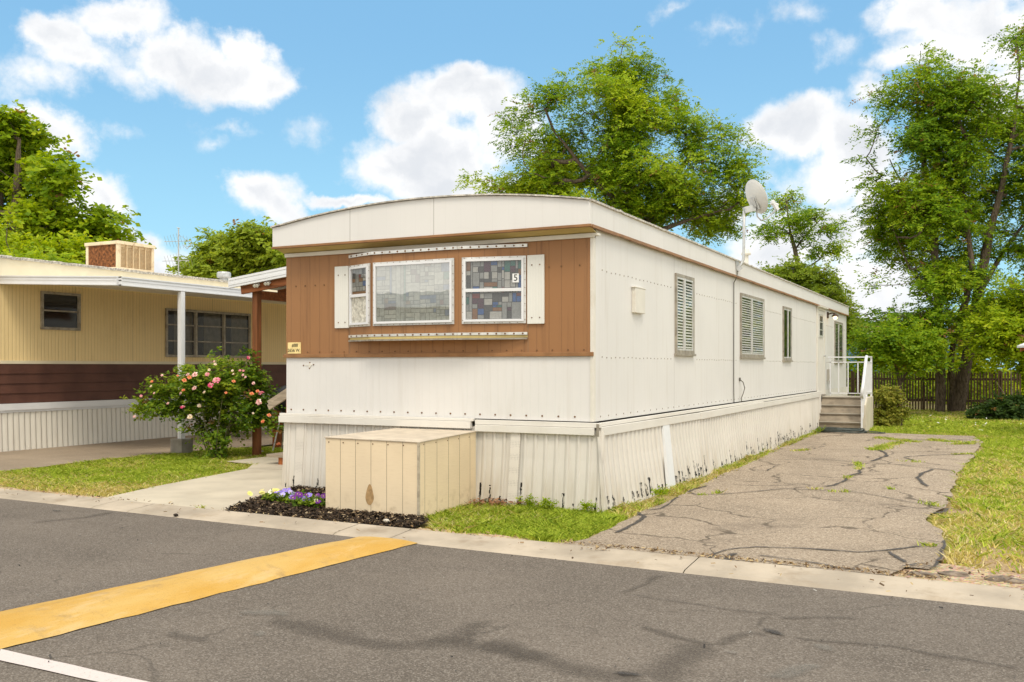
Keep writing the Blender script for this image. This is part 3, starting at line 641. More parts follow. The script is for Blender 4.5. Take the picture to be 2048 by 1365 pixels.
film_mid = [M('film_hazy_' + str(k), tuple(.5 * q + .5 * h for q, h in zip(f, (.56, .54, .49))), .5, .12, 30, .1, 80) for k, f in enumerate(((.62, .61, .57), (.48, .47, .44), (.70, .68, .62), (.40, .18, .15), (.16, .22, .40), (.12, .28, .24), (.42, .28, .18), (.25, .18, .2), (.12, .12, .11)))]  # pale haze of the centre pane is mixed into these film colours
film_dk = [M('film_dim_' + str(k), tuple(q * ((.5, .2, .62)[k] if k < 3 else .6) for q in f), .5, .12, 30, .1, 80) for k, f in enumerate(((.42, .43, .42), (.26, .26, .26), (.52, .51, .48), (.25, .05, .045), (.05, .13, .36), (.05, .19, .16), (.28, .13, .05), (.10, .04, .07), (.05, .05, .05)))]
class Frame:
    """local frame on a wall: s along, n outward, z up"""
    def __init__(s, o, d, n): s.o, s.d, s.n = V(o), V(d).normalized(), V(n).normalized()
    def p(s, a, b, z): return s.o + s.d * a + s.n * b + V((0, 0, z))
    def box(s, m, a0, a1, b0, b1, z0, z1, mi=0):
        vs = [s.p(a, b, z) for z in (z0, z1) for b in (b1, b0) for a in (a0, a1)]
        return m.add(vs, [(0, 2, 3, 1), (4, 5, 7, 6), (0, 1, 5, 4), (2, 6, 7, 3), (0, 4, 6, 2), (1, 3, 7, 5)], mi)
def ring(F, m, a0, a1, z0, z1, w, b0, b1, mi=0):
    F.box(m, a0, a1, b0, b1, z0, z0 + w, mi); F.box(m, a0, a1, b0, b1, z1 - w, z1, mi)
    F.box(m, a0, a0 + w, b0, b1, z0 + w, z1 - w, mi); F.box(m, a1 - w, a1, b0, b1, z0 + w, z1 - w, mi)
def film_panel(F, a0, a1, z0, z1, b, seed, mats, parent, density=.22):
    m = MB(); r = random.Random(seed * 7 + 1)
    F.box(m, a0, a1, b - .004, b - .001, z0, z1, 8)
    for (x0, x1, y0, y1) in mosaic(a1 - a0, z1 - z0, seed):
        k = r.choice((3, 4, 5, 6, 7, 4)) if r.random() < density else r.choice((0, 0, 1, 2))
        g = .0034; m.quad(F.p(a0 + x0 + g, b, z0 + y0 + g), F.p(a0 + x1 - g, b, z0 + y0 + g), F.p(a0 + x1 - g, b, z0 + y1 - g), F.p(a0 + x0 + g, b, z0 + y1 - g), k)
    return m.build('mosaic_film', mats, parent)
def bay_window(k, z0, z1, mg0, mg1, split, seed, mats, dens, pane_mat):
    a, b = cyl[k], cyl[k + 1]; d = V((b[0] - a[0], b[1] - a[1], 0)); L = d.length; d.normalize(); F = Frame((a[0], a[1] - .0045, 0), d, (d.y, -d.x, 0))
    a0, a1 = mg0 * L, L - mg1 * L
    m = MB(); ring(F, m, a0, a1, z0, z1, .022, .001, .014)
    for s in range(int((a1 - a0) / .09)): 
        for z in (z0 + .01, z1 - .01):
            q = F.p(a0 + .03 + s * .09, .014, z); screw(m, q.x, q.y, q.z, F.n, .0042, 1)
    for s in range(int((z1 - z0) / .09)):
        for aa in (a0 + .011, a1 - .011):
            q = F.p(aa, .014, z0 + .04 + s * .09); screw(m, q.x, q.y, q.z, F.n, .0042, 1)
    w = m.build('window', [mt['alu'], mt['screw']], bay)
    m = MB(); ring(F, m, a0 + .023, a1 - .023, z0 + .023, z1 - .023, .026, .001, .034)
    if split: F.box(m, a0 + .05, a1 - .05, .001, .036, (z0 + z1) / 2 - .018, (z0 + z1) / 2 + .018)
    m.build('sash', mt['white'], w)
    i0, i1, y0, y1 = a0 + .05, a1 - .05, z0 + .05, z1 - .05
    film_panel(F, i0, i1, y0, y1, .006, seed, mats, w, dens)
    m = MB(); m.quad(F.p(i0, .020, y0), F.p(i1, .020, y0), F.p(i1, .020, y1), F.p(i0, .020, y1)); m.build('pane', pane_mat, w)
    return F, w, (i0, i1, y0, y1)
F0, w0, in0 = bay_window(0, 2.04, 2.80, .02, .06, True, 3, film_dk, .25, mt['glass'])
m = MB(); F0.box(m, in0[0], in0[1], .008, .010, in0[2], (in0[2] + in0[3]) / 2 - .02); m.build('lace_curtain', M('pale_lace', (.72, .70, .64), .8, .35, 26, .2, 60, stain=(.45, .4, .34), stain_amt=.6, stain_s=16), w0)
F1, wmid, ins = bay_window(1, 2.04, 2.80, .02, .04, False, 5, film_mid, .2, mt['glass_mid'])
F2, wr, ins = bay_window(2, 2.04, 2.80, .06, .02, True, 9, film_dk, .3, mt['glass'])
m = MB(); a1 = ins[1] - .03; F2.box(m, a1 - .075, a1, .0205, .022, 2.50, 2.60); stk = m.build('number_sticker', M('white_sticker', (.8, .8, .8), .5, .02), wr)
def text(body, loc, size, rot, mat, parent=None, name='lettering', align='CENTER'):
    cu = bpy.data.curves.new(name, 'FONT'); cu.body = body; cu.size = size; cu.align_x = align; cu.align_y = 'CENTER'; cu.extrude = .0008; cu.offset = .0
    cu.materials.append(mat); tmp = bpy.data.objects.new('tmp_text', cu); COL.objects.link(tmp); bpy.context.view_layer.update()
    me = bpy.data.meshes.new_from_object(tmp.evaluated_get(bpy.context.evaluated_depsgraph_get())); bpy.data.objects.remove(tmp)
    o = bpy.data.objects.new(name, me); o.rotation_euler = rot; link(o, parent)
    top = parent
    while top is not None and top.parent is not None: top = top.parent
    o.location = V(loc) - BASE.get(top, V((0, 0, 0))); return o
INK = M('black_ink', (.01, .01, .01), .5, .05)
q = F2.p(a1 - .0375, .0235, 2.55); o5 = text('5', q, .105, (PI / 2, 0, math.atan2(F2.d.y, F2.d.x)), INK, wr, 'digit')
for x0, x1 in ((-3.468, -3.256), (-.79, -.582)):
    m = MB(); m.box(x0, x1, -.03, -.005, 2.03, 2.80)
    for z in (2.10, 2.69):
        for x in (x0 + .06, x1 - .05): screw(m, x, -.03, z, (0, -1, 0), .009, 1)
    m.build('shutter', [mt['ivory'], mt['screw']], home, .003)
# long-side windows with blinds
def side_window(y0, y1, z0, z1, blinds, glass_mat, mull=.45):
    F = Frame((0, y0, 0), (0, 1, 0), (1, 0, 0)); L = y1 - y0
    m = MB(); ring(F, m, 0, L, z0, z1, .045, .001, .026); F.box(m, -.02, L + .02, .001, .045, z0 - .03, z0)
    w = m.build('window', [mt['alu_dull'], mt['screw']], home)
    m = MB(); F.box(m, L * mull - .03, L * mull + .03, .002, .030, z0 + .045, z1 - .045); ring(F, m, .046, L - .046, z0 + .046, z1 - .046, .025, .002, .022); m.build('sash', mt['alu'], w)
    m = MB(); m.quad(F.p(.05, .0025, z0 + .05), F.p(L - .05, .0025, z0 + .05), F.p(L - .05, .0025, z1 - .05), F.p(.05, .0025, z1 - .05)); m.build('backing', mt['dark'], w)
    if blinds:
        m = MB(); n = int((z1 - z0 - .15) / .041)
        for i in range(n):
            z = z0 + .08 + i * .041 + (.006 * noise.noise(V((i, y0, 0))))
            m.add([F.p(.07, .013, z), F.p(L - .07, .013, z), F.p(L - .07, .004, z + .022), F.p(.07, .004, z + .022)], [(0, 1, 2, 3)])
        m.build('blinds', mt['blind'], w)
    m = MB(); m.quad(F.p(.05, .017, z0 + .05), F.p(L - .05, .017, z0 + .05), F.p(L - .05, .017, z1 - .05), F.p(.05, .017, z1 - .05)); m.build('pane', glass_mat, w)
    return w
side_window(2.95, 3.83, 1.73, 2.83, True, mt['glass'])
side_window(6.70, 8.55, 1.72, 2.82, True, mt['glass'])
side_window(10.4, 11.3, 1.68, 2.80, False, mt['glass_dark'], .55)
side_window(17.6, 19.15, 1.66, 2.80, True, mt['glass_dark'])
m = MB(); m.box(.001, .05, 1.22, 1.58, 2.20, 2.50); m.box(.001, .055, 1.20, 1.60, 2.50, 2.515); m.build('hatch_cover', mt['cream_trim'], home, .006)
# door
m = MB(); m.box(.001, .03, 14.62, 14.70, .84, 3.02); m.box(.001, .03, 15.72, 15.80, .84, 3.02); m.box(.001, .03, 14.70, 15.72, 2.96, 3.02); m.box(.001, .11, 14.56, 15.86, 3.02, 3.05); m.box(.001, .05, 14.6, 15.82, .80, .84, 1)
door = m.build('door_frame', [mt['cream_trim'], mt['alu_dull']], home, .003)
m = MB(); m.box(.002, .024, 14.71, 15.71, .845, 2.95); door = m.build('door', mt['band'], home)
m = MB(); F = Frame((0, 14.85, 0), (0, 1, 0), (1, 0, 0)); ring(F, m, 0, .6, 2.28, 2.86, .05, .024, .042); F.box(m, .05, .55, .024, .04, 2.455, 2.48); F.box(m, .05, .55, .024, .04, 2.65, 2.675)
dw = m.build('door_window', mt['alu'], door); m = MB(); m.quad(F.p(.04, .028, 2.31), F.p(.56, .028, 2.31), F.p(.56, .028, 2.83), F.p(.04, .028, 2.83)); m.build('pane', M('dim_glass', (.05, .05, .045), .45, .1), dw)
m = MB(); m.tube([(.024, 15.62, 1.82), (.07, 15.62, 1.82)], .018, 10); m.bar((.07, 15.62, 1.82), (.07, 15.50, 1.82), .02, .02); m.build('door_handle', mt['galv'], door)
# porch lamp (lit)
m = MB(); m.box(.001, .03, 16.28, 16.44, 2.82, 2.98); m.tube([(.03, 16.36, 2.92), (.12, 16.36, 2.95), (.2, 16.36, 2.93)], .018, 8); m.lathe((.2, 16.36, 2.86), [(.10, 0), (.09, .02), (.03, .07)], 16)
lamp = m.build('wall_lamp', M('lamp_bronze', (.06, .035, .02), .5, .2), home)
t = NT('lit_bulb'); e = t.n('ShaderNodeEmission'); e.inputs[0].default_value = (1, .62, .25, 1); e.inputs[1].default_value = 5; t.l(e.outputs[0], t.out.inputs[0])
m = MB(); m.lathe((.2, 16.36, 2.80), [(.01, -.02), (.045, 0), (.05, .03), (.02, .07)], 12); m.build('bulb', t.mat, lamp, smooth=True)
m = MB(); m.box(.001, .07, 16.3, 16.52, 1.18, 1.48); m.tube([(.05, 16.4, 1.18), (.05, 16.41, 1.1), (.06, 16.5, 1.02), (.03, 16.6, .96)], .012, 6); m.tube([(.04, 16.52, 1.42), (.05, 16.62, 1.36), (.04, 16.66, 1.2), (.03, 16.64, 1.05)], .008, 6)
m.build('meter_box', M('grey_box_paint', (.46, .43, .37), .5, .1), home)
# house number plate
pl = thing('number_plate', (-4.12, -.004, 1.71), 'small cream house number plate reading #88 2656 W. on the brown panel', 'number plate')
m = MB(); m.box(-4.225, -4.015, -.02, -.0055, 1.715, 1.86); m.build('plate', M('plate_enamel', lin(238, 214, 150), .45, .08, 12, .05, 60, stain=(.45, .25, .08), stain_amt=.4, stain_s=9), pl, .004)
text('#88', (-4.105, -.0215, 1.822), .062, (PI / 2, 0, 0), INK, pl); text('2656 W.', (-4.12, -.0215, 1.757), .058, (PI / 2, 0, 0), INK, pl)
# roof-mounted satellite dish
dish = thing('satellite_dish', (.05, 6.25, 3.1), 'grey satellite dish on a bent pole bolted to the long fascia of the cream home', 'satellite dish')
m = MB(); m.prism([(.055, 6.12, 3.33), (.055, 6.36, 3.33), (.055, 6.28, 3.12), (.055, 6.2, 3.12)], (.012, 0, 0)); m.bar((.06, 6.24, 3.16), (.12, 6.26, 3.22), .06, .08); m.build('wall_bracket', mt['galv'], dish)
pole = [V((.075, 6.24, 3.19)), V((.12, 6.27, 3.25)), V((.15, 6.30, 3.34)), V((.155, 6.31, 3.46)), V((.155, 6.33, 3.8)), V((.155, 6.33, 4.16))]
m = MB(); m.tube(pole, .024, 12); m.build('pole', mt['galv'], dish, smooth=True)
dc = V((.33, 6.45, 4.40)); dn = V((.60, .70, .40)).normalized(); ax = dn.cross(V((0, 0, 1))).normalized(); ay = ax.cross(dn).normalized()
m = MB(); n = 40; K = 8; vs = []
for lay in (0, 1):
    for k in range(K + 1):
        r = k / K
        for i in range(n):
            a = 2 * PI * i / n; x, y = .26 * r * math.cos(a), .30 * r * math.sin(a)
            vs.append(dc + ax * x + ay * y + dn * (.075 * r * r - .075 + (.008 if lay else 0) + (.006 if k == K else 0)))
for lay in (0, 1):
    b = lay * (K + 1) * n
    for k in range(K):
        for i in range(n):
            fq = (b + k * n + i, b + k * n + (i + 1) % n, b + (k + 1) * n + (i + 1) % n, b + (k + 1) * n + i); m.f.append(list(fq if lay else fq[::-1])); m.m.append(0)
m.v = [tuple(p) for p in vs]
for i in range(n): m.f.append([K * n + i, K * n + (i + 1) % n, (2 * K + 1) * n + (i + 1) % n, (2 * K + 1) * n + i][::-1]); m.m.append(0)
m.build('reflector', mt['dish'], dish, smooth=False)
m = MB(); bk0 = dc - dn * .08 - ay * .10; m.bar(bk0 - ay * .1 - ax * .0, bk0 + ay * .12, .16, .03, up=dn); m.bar(bk0 - ay * .06 - dn * .02, V((.155, 6.33, 4.17)), .09, .10); m.bar(bk0 - ay * .04 - dn * .04 + ax * .05, bk0 + ay * .10 - dn * .03 + ax * .05, .03, .03)
m.build('mount', mt['galv'], dish)
e0 = bk0 - ay * .10; lnb = dc + dn * .36 - ay * .28
arm = [e0, e0 - V((0, 0, .12)) + dn * .02, e0 - V((0, 0, .21)) + dn * .10, e0 - V((0, 0, .23)) + dn * .20, lnb - V((0, 0, .06))]
m = MB(); m.tube(arm, .013, 8); m.build('feed_arm', mt['galv'], dish, smooth=True)
m = MB(); m.bar(lnb - V((0, 0, .08)), lnb + (dc - lnb).normalized() * .12 + V((0, 0, .04)), .06, .05); m.tube([lnb + V((0, 0, .0)), lnb + (dc - lnb).normalized() * .14], .032, 10); m.build('feed_horn', mt['white'], dish)
m = MB(); m.tube([(.07, 6.22, 3.12), (.068, 6.2, 3.05), (.02, 6.19, 2.95), (.016, 6.2, 2.0), (.018, 6.19, 1.2), (.02, 6.2, .95)], .008, 6); tag(m.build('cable', mt['cable']), 'thin grey cable running straight down the long cream wall from the satellite dish', 'cable')
m = MB(); m.box(.001, .02, 6.62, 6.68, 1.30, 1.36); m.tube([(.02, 6.65, 1.32), (.05, 6.72, 1.28), (.06, 6.8, 1.18), (.04, 6.76, 1.08), (.03, 6.66, 1.0), (.05, 6.62, .95)], .008, 6); tag(m.build('outlet_cord', mt['cable']), 'short curled black cord hanging from a small outlet low on the long cream wall', 'cord')
# plywood box in front of the skirting
ub = thing('utility_box', (-1.9, -.75, 0), 'beige plywood box with vertical boards and sloping lid against the front skirting', 'utility box')
def box_mat(name, col, axis, org, pitch):
    t = NT(name); c = t.coord(); X = t.xyz(c); f = t.math('FRACT', t.math('DIVIDE', t.math('SUBTRACT', X[axis], org), pitch)); g = t.ss(t.math('ABSOLUTE', t.math('SUBTRACT', f, .5)), 0, .022, 1, 0)
    n = t.noise(t.scale(c, (10, 10, 50)), 1, 4, .6); b = t.noise(c, 2, 5)
    cc = t.mix(t.ss(b, .3, .7), tuple(x * .93 for x in col), col); cc = t.mix(t.math('MULTIPLY', t.ss(n, .5, .8), .12), cc, (.42, .28, .14))
    low = t.math('MULTIPLY', t.ss(t.noise(c, 7, 4), .5, .7), t.ss(X[2], .0, .28, .5, 0)); cc = t.mix(low, cc, (.3, .2, .1))
    cc = t.mix(t.math('MULTIPLY', g, .85), cc, (.09, .06, .035)); t.bsdf(cc, .7, .2, 0, t.math('SUBTRACT', n, t.math('MULTIPLY', g, 2)), .5, .004); return t.mat
BC = (.79, .645, .445)
m = MB(); m.prism([(-2.505, -1.44, .0), (-1.325, -1.44, .0), (-1.325, -1.44, .775), (-2.505, -1.44, .785)], (0, .02, 0))
for i in range(7):
    for z in (.04, .745): screw(m, -2.46 + i * .19, -1.44, z, (0, -1, 0), .007, 1)
m.build('front_panel', [box_mat('box_boards', BC, 0, -2.505 + 1.9 - .1, .197), mt['screw']], ub)
m = MB(); m.prism([(-1.325, -1.42, .0), (-1.42, -.08, .0), (-1.42, -.08, .80), (-1.325, -1.42, .775)], (-.02, 0, 0))
for i in range(5):
    screw(m, -1.33 - .0709 * (.1 + i * .27) + .004, -1.34 + i * .27, .755, (1, 0, 0), .007, 1)
m.build('side_panel', [box_mat('box_side_boards', (.79, .64, .43), 1, -.75 + .05, .27), mt['screw']], ub)
m = MB(); m.prism([(-2.505, -1.42, .0), (-2.505, -.08, .0), (-2.505, -.08, .80), (-2.505, -1.42, .785)], (.02, 0, 0)); m.build('side_panel', box_mat('box_left_boards', BC, 1, .05, .27), ub)
m = MB(); m.prism([(-2.515, -1.452, .787), (-1.312, -1.452, .777), (-1.405, -.075, .803), (-2.515, -.075, .803)], (0, 0, .012)); m.build('lid', M('weathered_lid', lin(200, 186, 166), .7, .12, 5, .2, 40, stain=(.5, .42, .33), stain_amt=.6, stain_s=4), ub, .003)
m = MB(); m.bar((-1.326, -1.443, .0), (-1.326, -1.443, .775), .022, .022, up=(0, 1, 0)); m.build('corner_strip', M('dull_corner_metal', (.42, .36, .27), .6, .25, 14), ub)
vs = []
for i in range(28):
    a = 2 * PI * i / 28; rx = .052 * (1 + .25 * noise.noise(V((math.cos(a), math.sin(a), 4)))); rz = .095 if math.sin(a) < 0 else .125
    vs.append((-1.93 + rx * math.cos(a) * (1 - .35 * max(0, math.sin(a))), -1.4425, .20 + rz * math.sin(a)))
m = MB(); m.add(vs, [tuple(range(28))]); m.build('stain', M('damp_stain', lin(170, 138, 96), .8, .2, 30), ub)

# ------------------------------------------------------------------ concrete steps with railing, hose
stp = thing('concrete_steps', (.55, 15.2, 0), 'concrete steps with four risers and a white metal railing at the side door', 'steps')
SX0, SX1, Y0, TD = .06, 1.07, 14.42, .24
m = MB(); HT = [.19, .385, .58, .775]; ye = 16.1
pr = [(SX0, Y0, -.02)]
for i, h in enumerate(HT):
    y = Y0 + i * TD; pr += [(SX0, y, h - .035), (SX0, y - .02, h - .03), (SX0, y - .02, h)]
pr += [(SX0, ye, HT[3]), (SX0, ye, -.02)]
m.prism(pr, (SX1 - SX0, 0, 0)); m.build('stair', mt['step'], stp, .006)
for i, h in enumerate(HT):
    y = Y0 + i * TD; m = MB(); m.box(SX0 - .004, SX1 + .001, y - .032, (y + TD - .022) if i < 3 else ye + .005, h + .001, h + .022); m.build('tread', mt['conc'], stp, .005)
m = MB(); m.prism([(SX1 + .002, Y0 + .12, -.02), (SX1 + .002, Y0 + .12, .62), (SX1 + .002, Y0 + .5, .79), (SX1 + .002, ye + .01, .79), (SX1 + .002, ye + .01, -.02)], (.09, 0, 0)); m.build('cheek_wall', M('pale_concrete', (.60, .54, .43), .8, .1, 3, .25, 60, stain=(.36, .28, .18), stain_amt=.4), stp, .006)
RB = ye - .05
m = MB(); m.bar((SX0 + .0, RB, 1.79), (SX1 + .07, RB, 1.79), .045, .03); m.bar((SX0 + .05, RB, 1.66), (SX1 + .03, RB, 1.66), .025, .025); m.bar((SX0 + .05, RB, .86), (SX1 + .03, RB, .86), .025, .025)
for x in (.12, .33, .56, .8, 1.0): m.bar((x, RB, .78 if x == .12 else .86), (x, RB, 1.66 if x != .12 else 1.78), .025, .025)
m.build('railing', mt['white'], stp)
m = MB(); x = SX1 + .05; m.bar((x, RB, .5), (x, RB, 1.79), .045, .045); m.bar((x, Y0 + .62, .75), (x, Y0 + .62, 1.79), .04, .04); m.bar((x, RB, 1.79), (x, Y0 + .6, 1.79), .05, .035); m.bar((x, RB, 1.66), (x, Y0 + .6, 1.66), .025, .025); m.bar((x, RB, .9), (x, Y0 + .6, .9), .025, .025)
y = RB - .12
while y > Y0 + .66: m.bar((x, y, .9), (x, y, 1.66), .02, .02); y -= .115
m.build('railing', mt['white'], stp)
m = MB(); m.tube([(x, Y0 + .62, 1.80), (x, Y0 + .5, 1.72), (x, Y0 - .1, 1.10), (x - .01, Y0 - .2, .98), (x - .02, Y0 - .17, .88), (x - .03, Y0 - .05, .80)], .035, 10); m.build('handrail', mt['white'], stp, smooth=True)
m = MB(); m.bar((x - .03, Y0 - .06, .0), (x - .03, Y0 - .06, 1.0), .04, .04); m.bar((x, Y0 + .62, .85), (x - .02, Y0 - .02, .30), .025, .03)
for i in range(5):
    f = (i + .6) / 5.4; yy = Y0 + .6 - .68 * f; m.bar((x, yy, .84 - .52 * f), (x, yy, 1.74 - .70 * f), .018, .018)
m.build('stair_railing', mt['white'], stp)
m = MB(); rr = random.Random(4); pts = []
hc = V((.72, 13.62, .03))
for i in range(8 * 26):
    a = 2 * PI * i / 26; lp = i // 26; R = .40 + .10 * math.sin(lp * 2.3) + .03 * math.sin(a * 2 + lp)
    pts.append(hc + V((R * 1.08 * math.cos(a) + .03 * math.sin(lp * 1.7), R * .8 * math.sin(a) + .03 * math.cos(lp * 2.9), .014 * lp * .7 + .008 * math.sin(a * 3 + lp))))
pts += [hc + V((.55, .1, .02)), hc + V((.75, .24, .0)), hc + V((.95, .12, -.01)), hc + V((.85, -.02, -.012)), hc + V((.5, .02, -.012))]
m.tube(pts, .0125, 6); tag(m.build('garden_hose', mt['rubber'], smooth=True), 'dark coiled garden hose lying on the driveway at the foot of the concrete steps', 'garden hose')

# ------------------------------------------------------------------ neighbouring mobile home with carport
NX = -12.3
nh = thing('mobile_home', (NX, 1.0, 0), 'yellow and dark brown mobile home behind the lawn, shaded by its white carport', 'mobile home')
def nsiding():
    return siding('yellow_siding', (.86, .66, .34), 1, .075, .2, .5, .86, dirt=(.3, .22, .09), dirt_amt=.2, seams=[2.2, 3.6, 5.9])
mt['nyellow'] = nsiding(); mt['ntop'] = M('neighbour_fascia', lin(224, 212, 184), .5, .05, 3, .05, stain=(.4, .3, .15), stain_amt=.25)
mt['nbrown'] = M('brown_lap_board', (.105, .044, .030), .55, .18, 2.5, .1, 40); mt['nskirt'] = siding('neighbour_skirting', lin(222, 216, 204), 1, .115, .12, .8, .72, dirt=(.34, .26, .16), dirt_amt=.3, holes=False)
m = MB(); m.box(NX - 4.2, NX, -4, 19, 1.62, 3.2); m.build('wall', mt['nyellow'], nh)
m = MB(); m.box(NX - 4.2, NX - .022, -4, 19, .0, 1.615); m.build('lower_wall', mt['nbrown'], nh)
m = MB(); m.box(NX - .01, NX + .02, -4, 19, 1.60, 1.66); m.build('belt_trim', mt['ntop'], nh)
m = MB()
for i in range(4):
    z0 = .87 + i * .1825; m.prism([(NX - .02, -4, z0), (NX + .028, -4, z0), (NX + .010, -4, z0 + .181), (NX - .02, -4, z0 + .181)], (0, 23, 0))
m.build('lap_siding', mt['nbrown'], nh)
m = MB(); m.box(NX - .05, NX + .07, -4, 19, .745, .865); m.box(NX - .05, NX + .045, -4, 19, .70, .744); m.build('skirting_band', mt['white'], nh)
m = MB(); vs = []; n = 0; y = -4.
while y < 19:
    for f, d in ((0, 0), (.06, .012), (.0601, .012), (.085, .012), (.1, 0)): vs += [(NX + .02 + d, y + f, .72), (NX + .05 + d, y + f, -.03)]; n += 1
    y += .115
m.add(vs, [(2 * i, 2 * i + 1, 2 * i + 3, 2 * i + 2) for i in range(n - 1)]); m.build('skirting', mt['nskirt'], nh)
m = MB(); m.box(NX - 4.2, NX + .06, -4.1, 19, 3.2, 3.53); m.build('fascia', mt['ntop'], nh)
m = MB(); n = 14; m.add([(NX - 4.24 + 4.36 * i / n, y, 3.555 + .12 * (1 - (2 * i / n - 1) ** 2)) for y in (-4.15, 19.1) for i in range(n + 1)], [(i, i + 1, n + 2 + i, n + 1 + i) for i in range(n)])
nroof = m.build('roof', mt['roofing'], nh)
m = MB()
for i in range(110): d = .010 * noise.noise(V((i * .8, 1, 7))); m.box(NX + .05, NX + .10 + d, -4.1 + i * .21, -3.892 + i * .21, 3.525 + d, 3.575 + d)
m.build('drip_edge', mt['drip'], nroof)
m = MB(); p = V((NX - .9, 8.2, 3.6)); m.lathe(p, [(.09, 0), (.09, .14), (.15, .15), (.17, .18), (.17, .27), (.15, .30), (.0, .31)], 18); m.lathe(p - V((0, 0, .02)), [(.17, 0), (.15, .05), (.1, .06)], 18); m.build('roof_vent', mt['galv'], nroof)
def nwindow(y0, y1, z0, z1, cols, rows, curtain):
    F = Frame((NX, y0, 0), (0, 1, 0), (1, 0, 0)); L = y1 - y0
    m = MB(); ring(F, m, 0, L, z0, z1, .05, .001, .04); w = m.build('window', mt['alu_dull'], nh)
    m = MB(); m.quad(F.p(.04, .006, z0 + .04), F.p(L - .04, .006, z0 + .04), F.p(L - .04, .006, z1 - .04), F.p(.04, .006, z1 - .04)); m.build('backing', mt['dark'], w)
    if curtain:
        m = MB(); cw = L / cols
        for c in range(cols):
            F.box(m, c * cw + cw * .28, (c + 1) * cw - cw * .12, .008, .012, z0 + .06, z1 - .06)
        m.build('curtain', M('dim_curtain', (.30, .27, .22), .9, .2, 8), w)
    m = MB(); m.quad(F.p(.04, .02, z0 + .04), F.p(L - .04, .02, z0 + .04), F.p(L - .04, .02, z1 - .04), F.p(.04, .02, z1 - .04)); m.build('pane', mt['glass_dark'], w)
    m = MB()
    for c in range(1, cols): F.box(m, L * c / cols - .035, L * c / cols + .035, .021, .036, z0 + .05, z1 - .05)
    for c in range(cols):
        a0, a1 = L * c / cols + .05, L * (c + 1) / cols - .05
        for r in range(1, rows): F.box(m, a0, a1, .021, .034, z0 + (z1 - z0) * r / rows - .014, z0 + (z1 - z0) * r / rows + .014)
        F.box(m, a1 - .02, a1 + .0, .021, .034, z0 + .05, z1 - .05)
    m.build('muntins', mt['alu_dull'], w)
nwindow(2.43, 3.30, 2.26, 2.99, 1, 2, False); nwindow(5.48, 8.13, 1.76, 2.83, 3, 3, True)
# evaporative cooler on the neighbour's roof
ac = thing('evaporative_cooler', (-13.4, 5.15, 3.62), 'boxy beige evaporative cooler with a rusty louvred side on the yellow home roof', 'cooler')
p0 = at(236, 541, 20.2); ca, cb2 = V((-.95, -.0, 0)), V((0, .95, 0))
X1, Y1 = p0.x, p0.y; X0c, Y2 = X1 - 1.0, Y1 + .98; zb, zt = 3.60, 4.24
m = MB(); m.box(X0c, X1, Y1, Y2, zb, zb + .08); m.box(X0c - .02, X1 + .02, Y1 - .02, Y2 + .02, zt - .07, zt)
for (x, y) in ((X0c, Y1), (X1 - .07, Y1), (X0c, Y2 - .07), (X1 - .07, Y2 - .07)): m.box(x, x + .07, y, y + .07, zb + .08, zt - .07)
m.build('cabinet', M('cooler_paint', lin(226, 206, 172), .5, .06, 4, .05, stain=(.3, .14, .05), stain_amt=.5, stain_s=6), ac, .005)
mr = M('rusted_pad', (.20, .075, .025), .9, .6, 16, .9, 30, stain=(.04, .02, .012), stain_amt=.8, stain_s=14)
m = MB(); m.box(X0c + .071, X1 - .071, Y1 + .02, Y1 + .05, zb + .081, zt - .071); m.build('rusty_pad', mr, ac)
m = MB(); m.box(X1 - .06, X1 - .045, Y1 + .071, Y2 - .071, zb + .081, zt - .071)
ncol = 5; w = (Y2 - Y1 - .142) / ncol
for c in range(ncol):
    y0 = Y1 + .071 + c * w
    m.box(X1 - .045, X1 - .012, y0, y0 + .018, zb + .081, zt - .071)
    for r in range(15): z = zb + .1 + r * .029; m.add([(X1 - .04, y0 + .022, z + .016), (X1 - .014, y0 + .022, z), (X1 - .014, y0 + w - .004, z), (X1 - .04, y0 + w - .004, z + .016)], [(0, 1, 2, 3)])
m.build('louvre_panel', M('louvre_paint', lin(214, 190, 152), .5, .08, 5), ac)
# carport awning
cp = thing('carport', (-9.2, 3.0, 0), 'white flat carport awning on slim white posts along the yellow mobile home', 'carport')
AX, AY0, AY1 = -9.2, 1.62, 15.
def az(x): return 2.985 + (AX - x) * .048
m = MB(); m.prism([(AX, AY0 + .02, az(AX)), (NX + .03, AY0 + .02, az(NX)), (NX + .03, AY0 + .02, az(NX) + .03), (AX, AY0 + .02, az(AX) + .03)], (0, AY1 - AY0, 0)); m.build('roof_sheet', M('awning_sheet', (.82, .80, .74), .5, .05, 2, .05), cp)
def gutter(m, a, b, h=.155, t=.07):
    a, b = V(a), V(b)
    m.bar(a, b, t, h); m.bar(a + V((0, 0, h / 2 - .01)), b + V((0, 0, h / 2 - .01)), t + .03, .022); m.bar(a + V((0, 0, .012)), b + V((0, 0, .012)), t + .012, .02); m.bar(a - V((0, 0, h / 2 - .012)), b - V((0, 0, h / 2 - .012)), t + .02, .02)
m = MB(); gutter(m, (AX, AY0, 2.985), (AX, AY1, 2.985)); gutter(m, (AX - .04, AY0, 2.99), (NX - .6, AY0, az(NX - .6) + .0)); m.build('fascia', mt['white'], cp)
for y, blk in ((2.97, True), (9.2, False), (13.8, False)):
    m = MB(); x = AX + .0; b = .25 if blk else 0
    m.box(x - .046, x + .046, y - .046, y + .046, b, 2.90); m.box(x - .016, x + .016, y - .052, y - .046, b, 2.9); m.box(x + .046, x + .052, y - .016, y + .016, b, 2.9)
    po = m.build('post', mt['white'], cp, .006)
    if blk: m = MB(); m.box(x - .14, x + .14, y - .13, y + .15, -.02, .25); m.build('footing', mt['conc_grey'], po, .012)
